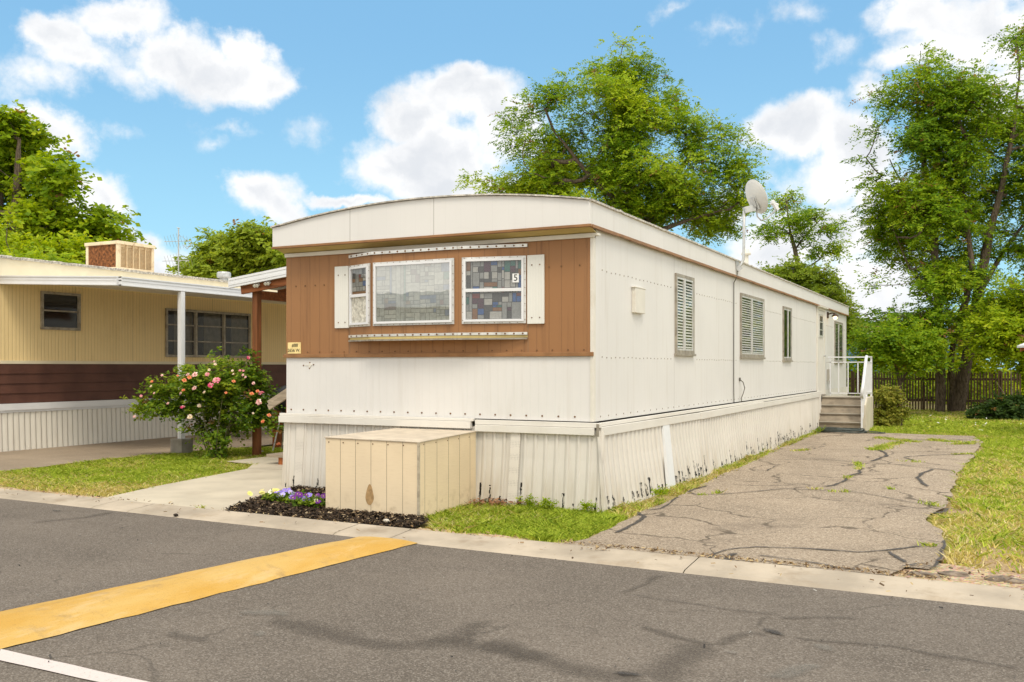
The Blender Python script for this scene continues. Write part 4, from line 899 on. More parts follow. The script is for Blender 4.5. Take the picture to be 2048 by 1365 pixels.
# narrow white post of the carport nearer the porch
m = MB(); m.box(-8.02, -7.96, 3.62, 3.68, .0, 2.86); m.box(-8.05, -7.93, 3.59, 3.71, 0, .02); tag(m.build('awning_post', mt['white']), 'thin white metal post standing just behind the orange wooden post', 'post')
# porch roof with an orange post at the left side of the main home
po = thing('porch', (-7.55, 3.1, 0), 'small porch roof of white ribbed sheets on an orange-stained wooden post', 'porch')
m = MB(); m.box(-7.60, -7.485, 3.04, 3.155, -.02, 2.86); m.build('post', mt['orange_wood'], po, .006)
dz = .115; zf = lambda x: 2.90 + (x + 7.6) * dz
m = MB(); m.bar((-7.75, 2.95, zf(-7.75) - .01), (-4.3, 2.95, zf(-4.3) - .01), .05, .14); m.bar((-7.56, 3.10, 2.80), (-7.56, 6.8, 2.80), .1, .15); m.build('beam', mt['orange_wood_x'], po, .004)
for y in (3.9, 4.8, 5.7, 6.6):
    m = MB(); m.bar((-7.75, y, zf(-7.75) - .0), (-4.3, y, zf(-4.3) - .0), .05, .12); m.build('rafter', mt['orange_wood_x'], po)
m = MB(); a, b = (-7.95, 2.86, zf(-7.95) + .13), (-4.28, 2.86, zf(-4.28) + .13)
for k in range(4): m.bar(V(a) + V((0, -.006 * (k % 2), -.06 + k * .042)), V(b) + V((0, -.006 * (k % 2), -.06 + k * .042)), .05, .04)
m.prism([(-7.95, 2.90, zf(-7.95) + .10), (-4.28, 2.90, zf(-4.28) + .10), (-4.28, 2.90, zf(-4.28) + .14), (-7.95, 2.90, zf(-7.95) + .14)], (0, 4, 0)); m.build('roof_sheet', mt['white'], po)
for x in (-7.36, -7.12):
    m = MB(); z = zf(x) + .03
    for dx in (-.03, .03): m.tube([(x + dx, 2.92, z), (x + dx, 2.88, z - .02), (x + dx, 2.86, z - .035)], [.02, .026, .03], 10)
    m.build('spot_lamp', mt['cream_trim'], po)
# side stairs with a wooden rail, mostly hidden by the corner of the home
ws = thing('wooden_steps', (-6.0, 2.3, 0), 'wooden side steps with an orange post and a weathered sloping handrail', 'steps')
m = MB(); m.bar((-6.04, 2.18, .16), (-6.02, 2.18, 1.10), .09, .12, up=(0, 1, 0)); m.build('post', mt['rail_wood'], ws, .005)
m = MB(); m.bar((-6.42, 2.18, .97), (-5.0, 2.18, 1.72), .16, .07); m.bar((-6.40, 2.10, .90), (-5.0, 2.10, 1.64), .04, .09); m.build('handrail', mt['grey_wood'], ws, .005)
m = MB(); m.box(-6.38, -5.9, 2.02, 3.1, .12, .165); m.box(-6.05, -5.6, 2.02, 3.1, .32, .36); m.box(-5.6, -5.2, 2.02, 3.1, .52, .56); m.build('tread', mt['grey_wood'], ws, .004)
for y in (2.05, 2.95): m = MB(); m.box(-6.16, -6.06, y, y + .1, -.02, .12); m.build('foot', mt['rail_wood'], ws)
m = MB(); m.bar((-6.1, 2.08, .06), (-5.1, 2.08, .5), .05, .16); m.build('stringer', mt['rail_wood'], ws)
bq = thing('barbecue_grill', (-6.6, 4.1, 0), 'black kettle barbecue grill half hidden behind the sloping wooden handrail', 'grill')
c = at(572, 790, 17.6); c.z = .95
m = MB(); m.lathe(c, [(.05, -.26), (.2, -.2), (.28, -.08), (.3, .02), (.28, .1), (.18, .2), (.03, .25)], 20); m.build('kettle', mt['black'], bq, smooth=True)
for k in range(3):
    a = 2 * PI * k / 3 + .4; m = MB(); m.tube([c + V((.1 * math.cos(a), .1 * math.sin(a), -.22)), V((c.x + .32 * math.cos(a), c.y + .32 * math.sin(a), 0))], .014, 8); m.build('leg', mt['galv'], bq)
wb = thing('wooden_bench', (-8.0, 5.0, 0), 'low slatted wooden bench of orange boards beyond the rose bush', 'bench')
c = at(545, 842, 17.6)
m = MB()
for k in range(4): m.bar((c.x - .45, c.y + .3, .48 + k * .075), (c.x + 1.2, c.y + .3, .48 + k * .075), .03, .062)
m.build('slats', mt['orange_wood_x'], wb, .003)
m = MB(); m.box(c.x - .4, c.x + 1.2, c.y + .32, c.y + .75, .42, .46); m.build('seat', mt['orange_wood_x'], wb)
for dx in (-.35, 1.1): m = MB(); m.box(c.x + dx, c.x + dx + .08, c.y + .4, c.y + .7, 0, .42); m.build('leg', mt['rail_wood'], wb)

# TV antenna
an = thing('tv_antenna', tuple(at(357, 640, 30)), 'thin tall television antenna with two crossed booms against the sky', 'antenna')
p = at(357, 640, 30); p.z = 2.5; T = at(357, 456, 30).z; sx = RT[0] * 1., RT[1] * 1.
def off(q, a, dz): return V((q.x + RT[0] * a + FW[0] * a * .2, q.y + RT[1] * a + FW[1] * a * .2, dz))
m = MB(); m.tube([V((p.x, p.y, 2.5)), V((p.x, p.y, T))], .02, 6); m.build('mast', mt['galv'], an)
m = MB(); k = 30 / FPX
for zy, l, r in ((483, 27, 25), (522, 30, 20)):
    zz = at(357, zy, 30).z; m.tube([off(p, -l * k, zz - .02), off(p, r * k, zz + .02)], .010, 5)
    for j in range(-4, 5):
        a = j * 6 * k; h = (14 - abs(j) * 1.5) * k; m.tube([off(p, a, zz - h) + V((FW[0], FW[1], 0)) * h, off(p, a, zz + h) - V((FW[0], FW[1], 0)) * h], .0045, 4)
zz = at(357, 490, 30).z; m.tube([off(p, 10 * k, zz), off(p, 16 * k, zz - .13), off(p, 24 * k, zz + .05)], .016, 5); m.tube([off(p, -3 * k, T), off(p, 3 * k, T - .02)], .014, 5); m.tube([off(p, 0, at(357, 470, 30).z), off(p, 22 * k, at(357, 483, 30).z)], .005, 4)
m.build('elements', mt['galv'], an)

# ------------------------------------------------------------------ fence, far buildings
mt['blue'] = M('blue_metal_siding', lin(96, 138, 180), .5, .08, 2)
def fence(name, x0, x1, label, seed):
    fy = lambda x: 26.9 + .05 * x
    fo = thing(name, (x0, fy(x0), 0), label, 'fence', 'weathered picket fences at the back of the lot'); r = random.Random(seed)
    m = MB(); x = x0
    while x < x1:
        h = 1.36 + r.uniform(-.05, .05); y = fy(x); w = .055; tl = r.uniform(-.012, .012)
        m.prism([(x, y, -.05), (x + w, y, -.05), (x + w + tl, y, h - .02), (x + w / 2 + tl, y, h), (x + tl, y, h - .02)], (0, .018, 0)); x += .094
    m.build('pickets', mt['fence'], fo)
    for z in (.35, 1.1): m = MB(); m.bar((x0, fy(x0) + .045, z), (x1, fy(x1) + .045, z), .04, .08); m.build('rail', mt['fence'], fo)
    x = x0 + .05
    while x < x1: m = MB(); m.box(x, x + .09, fy(x) + .07, fy(x) + .16, -.05, 1.4); m.build('post', mt['fence'], fo); x += 2.4
fence('picket_fence', -3.2, 4.75, 'grey weathered picket fence from behind the mobile home to the tree trunks', 1)
fence('picket_fence', 5.15, 12, 'darker picket fence section right of the leaning trunk, past the gap', 2)
bb = thing('blue_building', tuple(at(1780, 720, 48)), 'blue metal-sided building with grey upper band far behind the back fence', 'building')
p = at(1690, 720, 48); q = at(1905, 720, 48); d = V((q.x - p.x, q.y - p.y, 0)).normalized(); F = Frame((p.x, p.y, 0), d, (d.y, -d.x, 0)); zt = at(0, 668, 48).z
def corr(m, a0, a1, z0, z1, b, pit=.3):
    a = a0
    while a < a1: F.box(m, a, a + pit * .7, b - .1, b + .03, z0, z1); F.box(m, a + pit * .7, a + pit, b - .1, b, z0, z1); a += pit
m = MB(); corr(m, -2, 6.5, 0, zt - .55, 0); F.box(m, -2, 6.5, -6, -.12, 0, zt - .55); m.build('wall', mt['blue'], bb)
m = MB(); corr(m, -2.05, 6.6, zt - .545, zt, .04); m.build('upper_band', M('grey_metal', lin(126, 132, 142), .5, .08), bb)
m = MB(); F.box(m, -2.2, 6.7, -6, .15, zt + .002, zt + .1); m.build('roof', mt['white'], bb)
tb = thing('tan_building', tuple(at(1770, 700, 62)), 'tan roof block peeking above the blue building', 'building')
p = at(1742, 700, 62); F = Frame((p.x, p.y, 0), d, (d.y, -d.x, 0)); zt = at(0, 649, 62).z
m = MB(); F.box(m, 0, 1.6, -1.8, 0, 0, zt - .15); m.build('wall', M('tan_wall', lin(214, 186, 150), .7), tb); m = MB(); F.box(m, -.1, 1.7, -1.9, .1, zt - .148, zt); m.build('roof', M('tan_roof', lin(196, 166, 132), .7), tb)
# corner of a shed roof that pokes in at the right edge
sh = thing('garden_shed', tuple(gr(2130, 830)), 'pale eave corner of a shed at the right edge of the photo', 'shed')
p = at(2034, 696, 22.5); d = V((RT[0], RT[1], 0)).normalized(); F = Frame((p.x, p.y, 0), d, (d.y, -d.x, 0)); z = p.z
m = MB(); m.prism([F.p(0, 0, z), F.p(3, 0, z + 1.2), F.p(3, 0, z + 1.24), F.p(0, 0, z + .05)], tuple(F.n * 2.6)); m.build('roof', mt['white'], sh)
m = MB(); m.prism([F.p(.08, -.02, z + .02), F.p(3, -.02, z + 1.18), F.p(3, -.02, z + 1.08), F.p(.08, -.02, z - .09)], tuple(F.n * .06)); m.build('rake_board', mt['orange_wood_x'], sh)
m = MB(); m.prism([F.p(.4, .2, -.02), F.p(2.8, .2, -.02), F.p(2.8, .2, z + 1.1), F.p(.4, .2, z + .14)], tuple(F.n * 2.2)); m.build('wall', M('shed_wall', lin(190, 176, 150), .7), sh)

# ------------------------------------------------------------------ the home across the street (seen only in the window glass)
ah = thing('mobile_home', (-16, -15, 0), 'white mobile home across the street, mirrored in the front window glass', 'mobile home')
m = MB(); m.box(-32, -5, -18.5, -14.4, .0, 3.3); m.build('wall', M('grey_green_siding', (.20, .19, .16), .6), ah)
m = MB(); m.box(-32.2, -4.8, -18.7, -14.1, 3.3, 3.7); m.build('fascia', mt['white'], ah)
m = MB(); m.box(-31, -6, -14.3, -12.4, 2.5, 2.66); m.build('awning', mt['white'], ah)
for x in (-30, -24, -18, -12): m = MB(); m.box(x, x + 1.4, -14.42, -14.36, 1.3, 2.3); m.build('window', mt['dark'], ah)

# ------------------------------------------------------------------ foliage machinery
LOC_STOPS = [(0, (0.05, 0.117, 0.007)), (0.3, (0.14, 0.262, 0.011)), (0.6, (0.316, 0.44, 0.018)), (1, (0.526, 0.592, 0.032))]
MAP_STOPS = [(0, (0.076, 0.156, 0.007)), (0.3, (0.172, 0.284, 0.009)), (0.6, (0.329, 0.44, 0.013)), (1, (0.547, 0.582, 0.023))]
PALE_STOPS = [(0, (0.123, 0.2, 0.018)), (0.4, (0.247, 0.338, 0.027)), (0.75, (0.369, 0.45, 0.045)), (1, (0.507, 0.537, 0.063))]
mt['leaf_locust'] = leafmat('locust_leaf', LOC_STOPS); mt['leaf_maple'] = leafmat('maple_leaf', MAP_STOPS); mt['leaf_pale'] = leafmat('pale_leaf', PALE_STOPS)
mt['leaf_rose'] = leafmat('rose_leaf', [(0, (.03, .075, .012)), (.35, (.10, .19, .016)), (.65, (.27, .38, .03)), (1, (.50, .52, .05))], .45, .5)
mt['leaf_dark'] = leafmat('dark_leaf', [(0, (.02, .045, .008)), (.5, (.05, .09, .012)), (1, (.12, .17, .02))], .35)
mt['leaf_shrub'] = leafmat('shrub_leaf', [(0, (.09, .12, .014)), (.5, (.24, .26, .03)), (1, (.44, .36, .06))], .3)
def unit(a): return a / np.maximum(np.linalg.norm(a, axis=-1, keepdims=True), 1e-6)
def fronds(C, G, rng, nfr, nlf, L, ll, lw, spread, out_c=None, droop=.35, flat=.5, up=.15, dead=.012, pair=True):
    """C (n,3) clump centres, G (n,) clump tint. Each frond is a drooping stalk with paired leaf-sized diamonds."""
    n = len(C); F = n * nfr
    o = np.repeat(C, nfr, 0) + rng.normal(0, 1, (F, 3)) * np.array([spread, spread, spread * .55])
    d = rng.normal(0, 1, (F, 3)); d[:, 2] *= flat; d[:, 2] += up
    if out_c is not None: d += unit(np.repeat(C - out_c, nfr, 0)) * np.array([.9, .9, .4])
    d = unit(d); Ls = L * rng.uniform(.6, 1.25, F)
    side = unit(np.cross(d, np.array([0, 0, 1.]) + rng.normal(0, .3, (F, 3)))); nrm = np.cross(side, d)
    gt = np.repeat(G, nfr) + rng.normal(0, .12, F)
    T = np.linspace(.12, 1, nlf); k = nlf
    pos = o[:, None, :] + d[:, None, :] * (Ls[:, None, None] * T[None, :, None]); pos[:, :, 2] -= droop * Ls[:, None] * T[None, :] ** 2
    sg = np.where(np.arange(k) % 2 == 0, 1., -1.)[None, :, None] if pair else rng.choice([-1., 1.], (F, k))[:, :, None]
    ld = unit(side[:, None, :] * sg + d[:, None, :] * .55 + rng.normal(0, .28, (F, k, 3)) + np.array([0, 0, -.18]))
    outw = unit(np.repeat(C - out_c, nfr, 0)) if out_c is not None else np.zeros((F, 3))
    nrm = nrm * np.where(nrm[:, 2:] < 0, -1., 1.)
    ln = unit(nrm[:, None, :] * .55 + outw[:, None, :] * .55 + np.array([-FW[0] * .35, -FW[1] * .35 , .35]) + rng.normal(0, .42, (F, k, 3))); wv = unit(np.cross(ld, ln))
    S = rng.uniform(.7, 1.25, (F, k, 1)); a = pos; m_ = pos + ld * ll * S * .5; e = pos + ld * ll * S
    q = np.stack([a, m_ + wv * lw * S * .5, e, m_ - wv * lw * S * .5], 2).reshape(-1, 3)
    r = rng.uniform(0, 1, (F, k)); dd = (rng.uniform(0, 1, (F, 1)) < dead) * np.ones((1, k))
    t = np.stack([r, np.clip(gt[:, None] * np.ones((1, k)), 0, 1), dd], -1)
    return q, np.repeat(t.reshape(-1, 3), 4, 0)
def sample_lobes(lobes, n, rng, shell=.55):
    w = np.array([(l[1][0] * l[1][1] * l[1][2]) ** (.75) * (l[2] if len(l) > 2 else 1) for l in lobes]); w /= w.sum()
    idx = rng.choice(len(lobes), n, p=w); d = unit(rng.normal(0, 1, (n, 3))); r = rng.uniform(0, 1, n) ** shell
    c = np.array([l[0][:] for l in lobes])[idx]; R = np.array([l[1] for l in lobes])[idx]
    return c + d * R * r[:, None], idx
def grow(trunks, C, rng, r_tip=.012, k=.5, bend=.16, rmax=9.):
    """branch skeleton: trunk polylines [(points, radii)], then one limb from the nearest node to every clump."""
    P = []; par = []; rad = []
    for pts, rr in trunks:
        pts = [V(p) for p in pts]; last = -1
        if P:
            dist = np.linalg.norm(np.array(P) - np.array(pts[0]), axis=1); last = int(dist.argmin())
        for i in range(len(pts) - 1):
            n = max(2, int((pts[i + 1] - pts[i]).length / .35))
            for j in range(n + (i == len(pts) - 2)):
                f = j / n; q = pts[i].lerp(pts[i + 1], f) + noise.noise_vector(pts[i].lerp(pts[i + 1], f) * .9) * .06
                P.append(tuple(q)); par.append(last); rad.append(rr[i] + (rr[i + 1] - rr[i]) * f); last = len(P) - 1
    ntr = len(P); tz = np.array(P); order = np.argsort(np.min(np.linalg.norm(C[:, None, :] - tz[None, ::3, :], axis=2), axis=1))
    PA = np.zeros((ntr + len(C) * 9, 3)); PA[:ntr] = tz; cnt = ntr
    for ci in order:
        c = C[ci]; dv = c - PA[:cnt]; dist = np.linalg.norm(dv, axis=1) + np.maximum(0, -(dv[:, 2])) * 1.2
        b = int(dist.argmin()); L = np.linalg.norm(c - PA[b])
        if L < .05: continue
        n = min(8, max(2, int(L / .3))); s = PA[b].copy(); side = rng.normal(0, 1, 3) * bend * L * .4
        for j in range(1, n + 1):
            f = j / n; q = s + (c - s) * f + side * math.sin(PI * f) + np.array([0, 0, -.10 * L * math.sin(PI * f)])
            PA[cnt] = q; P.append(tuple(q)); par.append(b if j == 1 else cnt - 1); rad.append(0); cnt += 1
    tips = np.zeros(cnt); child = np.zeros(cnt, bool)
    for i in range(cnt):
        if par[i] >= 0: child[par[i]] = True
    for i in range(cnt - 1, -1, -1):
        if not child[i]: tips[i] += 1
        if par[i] >= 0: tips[par[i]] += tips[i]
    R = [max(rad[i], min(rmax, r_tip * max(1, tips[i]) ** k)) if i >= ntr else rad[i] for i in range(cnt)]
    vs = []; A = PA[:cnt]
    kid = [[] for _ in range(cnt)]
    for i in range(cnt):
        if par[i] >= 0: kid[par[i]].append(i)
    quads = []
    for i in range(cnt):
        p = par[i]
        if p < 0: continue
        a, b = A[p], A[i]; d = b - a; L = np.linalg.norm(d)
        if L < 1e-4: continue
        d /= L; u = np.cross(d, [0, 0, 1.] if abs(d[2]) < .9 else [1., 0, 0]); u /= np.linalg.norm(u); w = np.cross(d, u)
        ra = R[p] if (i < ntr or R[p] < R[i] * 1.6) else R[i] * 1.15; rb = R[i]; n = 10 if rb > .06 else (6 if rb > .025 else 3)
        e = d * min(.3 * rb, .05); ang = np.arange(n) * 2 * PI / n; ring_ = np.cos(ang)[:, None] * u + np.sin(ang)[:, None] * w
        A0 = a - e + ring_ * ra; B0 = b + e + ring_ * rb
        quads.append(np.stack([A0, np.roll(A0, -1, 0), np.roll(B0, -1, 0), B0], 1).reshape(-1, 3))
    return np.concatenate(quads)
def make_tree(name, label, cat, base, trunks, lobes, n, leafm, rng, nfr=9, nlf=8, L=.42, ll=.13, lw=.06, spread=.22, thr=-.1, tfreq=.55, tint=(.45, .22), group=None, bark='bark', rtip=.012, droop=.35, extra_tint=None, dead=.012, flat=.5, trunk_parent=True):
    t = thing(name, base, label, cat, group)
    C, idx = sample_lobes(lobes, n, rng)
    keep = np.array([noise.noise(V(c) * tfreq) > thr + (.0) for c in C]); C = C[keep]; idx = idx[keep]
    G = np.array([tint[0] + tint[1] * 1.6 * noise.noise(V(c) * .5 + V((9, 3, 1))) for c in C]) + rng.normal(0, tint[1] * .35, len(C))
    LC = np.array([l[0][:] for l in lobes])[idx]
    q, tn = fronds(C, G, rng, nfr, nlf, L, ll, lw, spread, LC, droop=droop, dead=dead, flat=flat)
    wood = grow(trunks, C, rng, rtip)
    npmesh('trunk', wood, 4, mt[bark], t); npmesh('crown', q, 4, leafm, t, tn)
    return t
def lob(Z, spec, rng, dz=1.2, depth=1.):
    """crown lobes given as plan: picture-plane x, y, half-width, half-height at distance Z"""
    out = []
    for (px, py, rx, ry, *k) in spec:
        zz = Z + rng.uniform(-dz, dz); s = zz / FPX; out.append((at(px, py, zz), (max(rx, ry * .8) * s * depth, max(rx, ry * .8) * s * depth, ry * s), *(k or (1,))))
    return out
rng = RNG
# big honey-locust-like tree behind the home
Z = 36.; tb_ = V(tuple(at(1255, 700, Z))); tb_.z = 0
lb = lob(Z, [(1240, 90, 30, 30), (1205, 125, 40, 35), (1250, 155, 70, 45), (1180, 195, 80, 45), (1285, 200, 80, 55), (1375, 190, 55, 35, .6), (1110, 210, 55, 40), (1045, 235, 35, 35, .7), (1060, 275, 50, 35), (1140, 285, 105, 60), (1250, 280, 110, 75), (1370, 270, 75, 55, .7), (1465, 285, 45, 45, .45), (1440, 340, 65, 45, .6),
    (1330, 345, 105, 65), (1200, 360, 130, 60), (1090, 345, 75, 45), (970, 372, 50, 22, .7), (1035, 378, 75, 25), (1390, 405, 85, 55, .8), (1445, 440, 55, 50, .7), (1480, 375, 38, 45, .4), (1330, 430, 100, 50), (1190, 430, 120, 60), (1400, 300, 40, 30, .5)], rng, 1.6)
P = lambda x, y, dz=0: at(x, y, Z + dz)
make_tree('locust_tree', 'tall bright green locust tree rising behind the middle of the cream home', 'tree', tb_, [([tb_, P(1262, 560), P(1270, 470), P(1262, 380), P(1245, 260), P(1240, 120)], [.34, .28, .24, .2, .12, .03]), ([P(1270, 470), P(1325, 410, .6), P(1365, 330, 1), P(1420, 260, 1.2)], [.15, .13, .09, .03]), ([P(1266, 430), P(1180, 350, -.8), P(1110, 270, -1)], [.13, .09, .03]), ([P(1268, 480), P(1350, 450, -.5), P(1440, 420, -.8)], [.12, .08, .03])],
    lb, 2000, mt['leaf_locust'], rng, nfr=11, nlf=11, L=.46, ll=.125, lw=.056, spread=.25, thr=-.12, tint=(.48, .34))
# twin trees at the right: one straight trunk, one leaning pair
Z = 32.; b1 = V(tuple(gr(1880, 824))); b2 = V(tuple(gr(1912, 824)))
P = lambda x, y, dz=0: at(x, y, Z + dz)
SPEC_A = [(1815, 140, 50, 40, .8), (1860, 175, 65, 45), (1790, 200, 40, 40, .8), (1770, 270, 40, 40, .8), (1830, 260, 75, 55), (1760, 320, 35, 30, .8), (1810, 350, 65, 50), (1780, 410, 40, 40, .8), (1850, 430, 70, 55), (1765, 445, 30, 30, .6), (1800, 500, 55, 40), (1750, 525, 30, 25, .5), (1840, 560, 80, 45), (1760, 590, 40, 30, .8), (1790, 625, 65, 40), (1870, 640, 70, 40), (1840, 330, 60, 60), (1880, 250, 60, 60), (1735, 560, 20, 20, .4), (1830, 690, 70, 35, .7), (1800, 560, 60, 40), (1790, 460, 50, 40), (1830, 400, 50, 45), (1890, 380, 50, 60), (1880, 540, 50, 60)]
make_tree('locust_tree', 'tall locust tree with one straight trunk right of the shrub and steps', 'tree', b1, [([b1, P(1882, 700), P(1876, 600), P(1868, 480), P(1850, 330), P(1830, 160)], [.17, .15, .14, .12, .09, .03]), ([P(1878, 620), P(1820, 540, -.6), P(1785, 450, -1)], [.06, .035, .012]), ([P(1872, 520), P(1830, 420, .6), P(1780, 320, .8)], [.08, .05, .02])],
    lob(Z, SPEC_A, rng, 1.2), 1250, mt['leaf_locust'], rng, nfr=11, nlf=11, L=.44, ll=.12, lw=.054, spread=.24, thr=-.19, tint=(.38, .30), dead=.03)
SPEC_B = [(2040, 130, 60, 50), (1960, 200, 60, 50), (1920, 170, 45, 30, .8), (2000, 260, 80, 60), (1930, 300, 70, 60), (2060, 330, 70, 60), (1960, 390, 70, 60), (2030, 430, 70, 60), (1920, 450, 60, 50), (1990, 520, 80, 45), (1920, 560, 60, 40), (2060, 520, 60, 50), (2100, 220, 90, 90), (2130, 380, 90, 90), (2010, 600, 70, 35, .7), (1940, 640, 40, 25, .6), (2080, 80, 60, 40), (2160, 520, 90, 70)]
make_tree('locust_tree', 'tall dark locust tree with a leaning forked trunk at the right edge', 'tree', b2, [([b2, P(1926, 760), P(1938, 700), P(1952, 620), P(1962, 540), P(1990, 430), P(2020, 300), P(2040, 140)], [.27, .21, .19, .19, .17, .11, .08, .03]), ([b2 + V((-.12, 0, 0)), P(1902, 740), P(1906, 690), P(1925, 620, -.4), P(1945, 540, -.5), P(1930, 420, -.5), P(1915, 260)], [.13, .1, .09, .12, .1, .07, .02]), ([P(1955, 590), P(2010, 500, .5), P(2070, 420, .6)], [.1, .07, .03])],
    lob(Z, SPEC_B, rng, 1.4), 1080, mt['leaf_locust'], rng, nfr=11, nlf=11, L=.44, ll=.12, lw=.054, spread=.24, thr=-.18, tint=(.38, .30), dead=.02)
# low spreading tree in front of the fence at the right, brighter
Z = 29.; b = V(tuple(at(2075, 700, Z))); b.z = 0; P = lambda x, y, dz=0: at(x, y, Z + dz)
make_tree('young_tree', 'bright green young tree reaching in low over the fence from the right edge', 'tree', b, [([b, P(2070, 740), P(2060, 680), P(2030, 640)], [.09, .07, .05, .02])], lob(Z, [(1995, 655, 50, 28), (2040, 620, 55, 40), (2060, 690, 60, 40), (1985, 690, 40, 20, .7), (2100, 640, 60, 60), (2030, 580, 30, 20, .6)], rng, .7), 260, mt['leaf_maple'], rng, nfr=10, nlf=9, L=.42, ll=.13, lw=.06, thr=-.4, tint=(.62, .2))
Z = 30.; b = V(tuple(at(1800, 760, Z))); b.z = 0; P = lambda x, y, dz=0: at(x, y, Z + dz)
make_tree('young_tree', 'spreading dark green sapling in front of the blue building beside the railing', 'tree', b, [([b, P(1800, 770), P(1790, 720), P(1775, 690)], [.06, .05, .04, .02]), ([P(1800, 770), P(1840, 700)], [.04, .015])], lob(Z, [(1765, 680, 50, 22), (1800, 700, 65, 22), (1755, 712, 35, 18), (1850, 722, 40, 16), (1830, 680, 50, 20, .7)], rng, .6), 240, mt['leaf_locust'], rng, nfr=10, nlf=9, L=.40, ll=.12, lw=.055, thr=-.4, tint=(.42, .2))
# sparse tree behind the dish
Z = 44.; b = V(tuple(at(1610, 700, Z))); b.z = 0; P = lambda x, y, dz=0: at(x, y, Z + dz)
make_tree('sparse_tree', 'thin sparse tree with bare forked branches right of the satellite dish', 'tree', b, [([b, P(1600, 560), P(1590, 500), P(1578, 450), P(1570, 395)], [.14, .12, .1, .05, .02]), ([P(1590, 500), P(1620, 460), P(1650, 430)], [.05, .035, .015]), ([P(1596, 545), P(1640, 520), P(1665, 480)], [.05, .035, .015])], lob(Z, [(1568, 400, 26, 22), (1545, 450, 26, 22), (1620, 430, 26, 16), (1660, 455, 28, 14), (1640, 500, 34, 14), (1590, 440, 30, 20), (1680, 500, 20, 10), (1540, 475, 20, 12), (1610, 470, 30, 16, .6)], rng, .8), 130, mt['leaf_locust'], rng, nfr=9, nlf=8, L=.42, ll=.14, lw=.065, spread=.22, thr=-.25, tint=(.4, .2), bark='bark_pale', rtip=.016)
Z = 42.; b = V(tuple(at(1600, 700, Z))); b.z = 0; P = lambda x, y, dz=0: at(x, y, Z + dz)
make_tree('bushy_tree', 'low bushy yellow-green tree showing just above the far roof end', 'tree', b, [([b, P(1600, 640), P(1610, 580)], [.14, .1, .04])], lob(Z, [(1580, 545, 40, 25), (1620, 560, 40, 30), (1600, 600, 60, 40), (1650, 590, 40, 30), (1680, 620, 30, 40), (1560, 560, 30, 25), (1695, 660, 25, 40)], rng, .8), 420, mt['leaf_pale'], rng, nfr=9, nlf=8, L=.4, ll=.15, lw=.08, spread=.25, thr=-.4, tint=(.4, .25))
# maple group at the far left
Z = 30.; b = V(tuple(at(30, 700, Z))); b.z = 0; P = lambda x, y, dz=0: at(x, y, Z + dz)
make_tree('maple_tree', 'leafy green maple at the left edge behind the yellow home', 'tree', b, [([b, P(30, 520), P(35, 400), P(40, 280)], [.26, .22, .16, .05]), ([P(32, 480), P(110, 420), P(200, 440)], [.12, .07, .02])], lob(Z, [(40, 270, 45, 35), (90, 310, 50, 40), (20, 340, 60, 50), (110, 360, 35, 25, .8), (60, 400, 70, 45), (20, 450, 60, 50), (90, 440, 60, 30), (0, 250, 40, 40), (-60, 330, 80, 90), (150, 470, 55, 25, .9), (200, 440, 35, 20, .7), (245, 465, 22, 14, .5), (120, 500, 70, 35), (-40, 480, 80, 60)], rng, 1.3), 1000, mt['leaf_maple'], rng, nfr=8, nlf=7, L=.40, ll=.18, lw=.135, spread=.22, thr=-.22, tint=(.5, .26), flat=.4)
Z = 24.; b = V(tuple(at(50, 700, Z))); b.z = 0; P = lambda x, y, dz=0: at(x, y, Z + dz)
make_tree('bushy_tree', 'bright yellow-green bushy tree below the maple at the left edge', 'tree', b, [([b, P(60, 600), P(80, 520)], [.12, .09, .04])], lob(Z, [(20, 480, 50, 35), (70, 500, 50, 30), (130, 510, 50, 30), (170, 500, 35, 25), (-40, 500, 60, 40), (100, 540, 120, 30)], rng, .7), 420, mt['leaf_maple'], rng, nfr=8, nlf=8, L=.34, ll=.13, lw=.07, thr=-.4, tint=(.66, .2))
# rounded tree between the two homes, far
Z = 52.; b = V(tuple(at(490, 700, Z))); b.z = 0; P = lambda x, y, dz=0: at(x, y, Z + dz)
make_tree('round_tree', 'rounded pale green tree far away between the two mobile homes', 'tree', b, [([b, P(490, 600), P(495, 520), P(500, 470)], [.32, .28, .2, .06])], lob(Z, [(500, 470, 45, 22), (450, 490, 40, 22), (530, 495, 45, 28), (420, 515, 35, 18), (480, 510, 60, 30), (390, 530, 30, 16), (550, 530, 45, 28), (440, 540, 70, 25), (600, 510, 60, 45), (510, 550, 80, 25)], rng, 1.5), 800, mt['leaf_pale'], rng, nfr=9, nlf=7, L=.5, ll=.22, lw=.14, spread=.34, thr=-.3, tint=(.5, .26))
# bushes behind and along the fence
BUSH = [(1760, 44, 'pale green bush behind the fence, left of the straight trunk', .55), (1860, 46, 'pale green bush behind the fence, behind the straight trunk', .5), (1950, 40, 'bright yellow-green bush filling the gap in the fence', .8), (2040, 42, 'tall green bush behind the fence near the right edge', .6), (1715, 41, 'green bush behind the fence, beside the railing', .45)]
for px, Z, lbl, ti in BUSH:
    b = V(tuple(at(px, 760, Z))); b.z = 0
    tall = 620 if px > 1900 else 720
    make_tree('bush', lbl, 'bush', b, [([b, at(px, 770, Z), at(px, 735, Z)], [.05, .04, .02])], lob(Z, [(px - 25, 775, 45, 30), (px + 25, 770, 45, 35), (px, 745, 40, 30), (px + 10, 800, 55, 25)] + ([(px, 690, 50, 45), (px + 20, 640, 50, 40)] if px > 1900 else []), rng, .8), 300 if px > 1900 else 200, mt['leaf_maple'], rng, nfr=8, nlf=7, L=.42, ll=.19, lw=.11, spread=.25, thr=-.5, tint=(ti, .2), group='bushes beyond the fence')
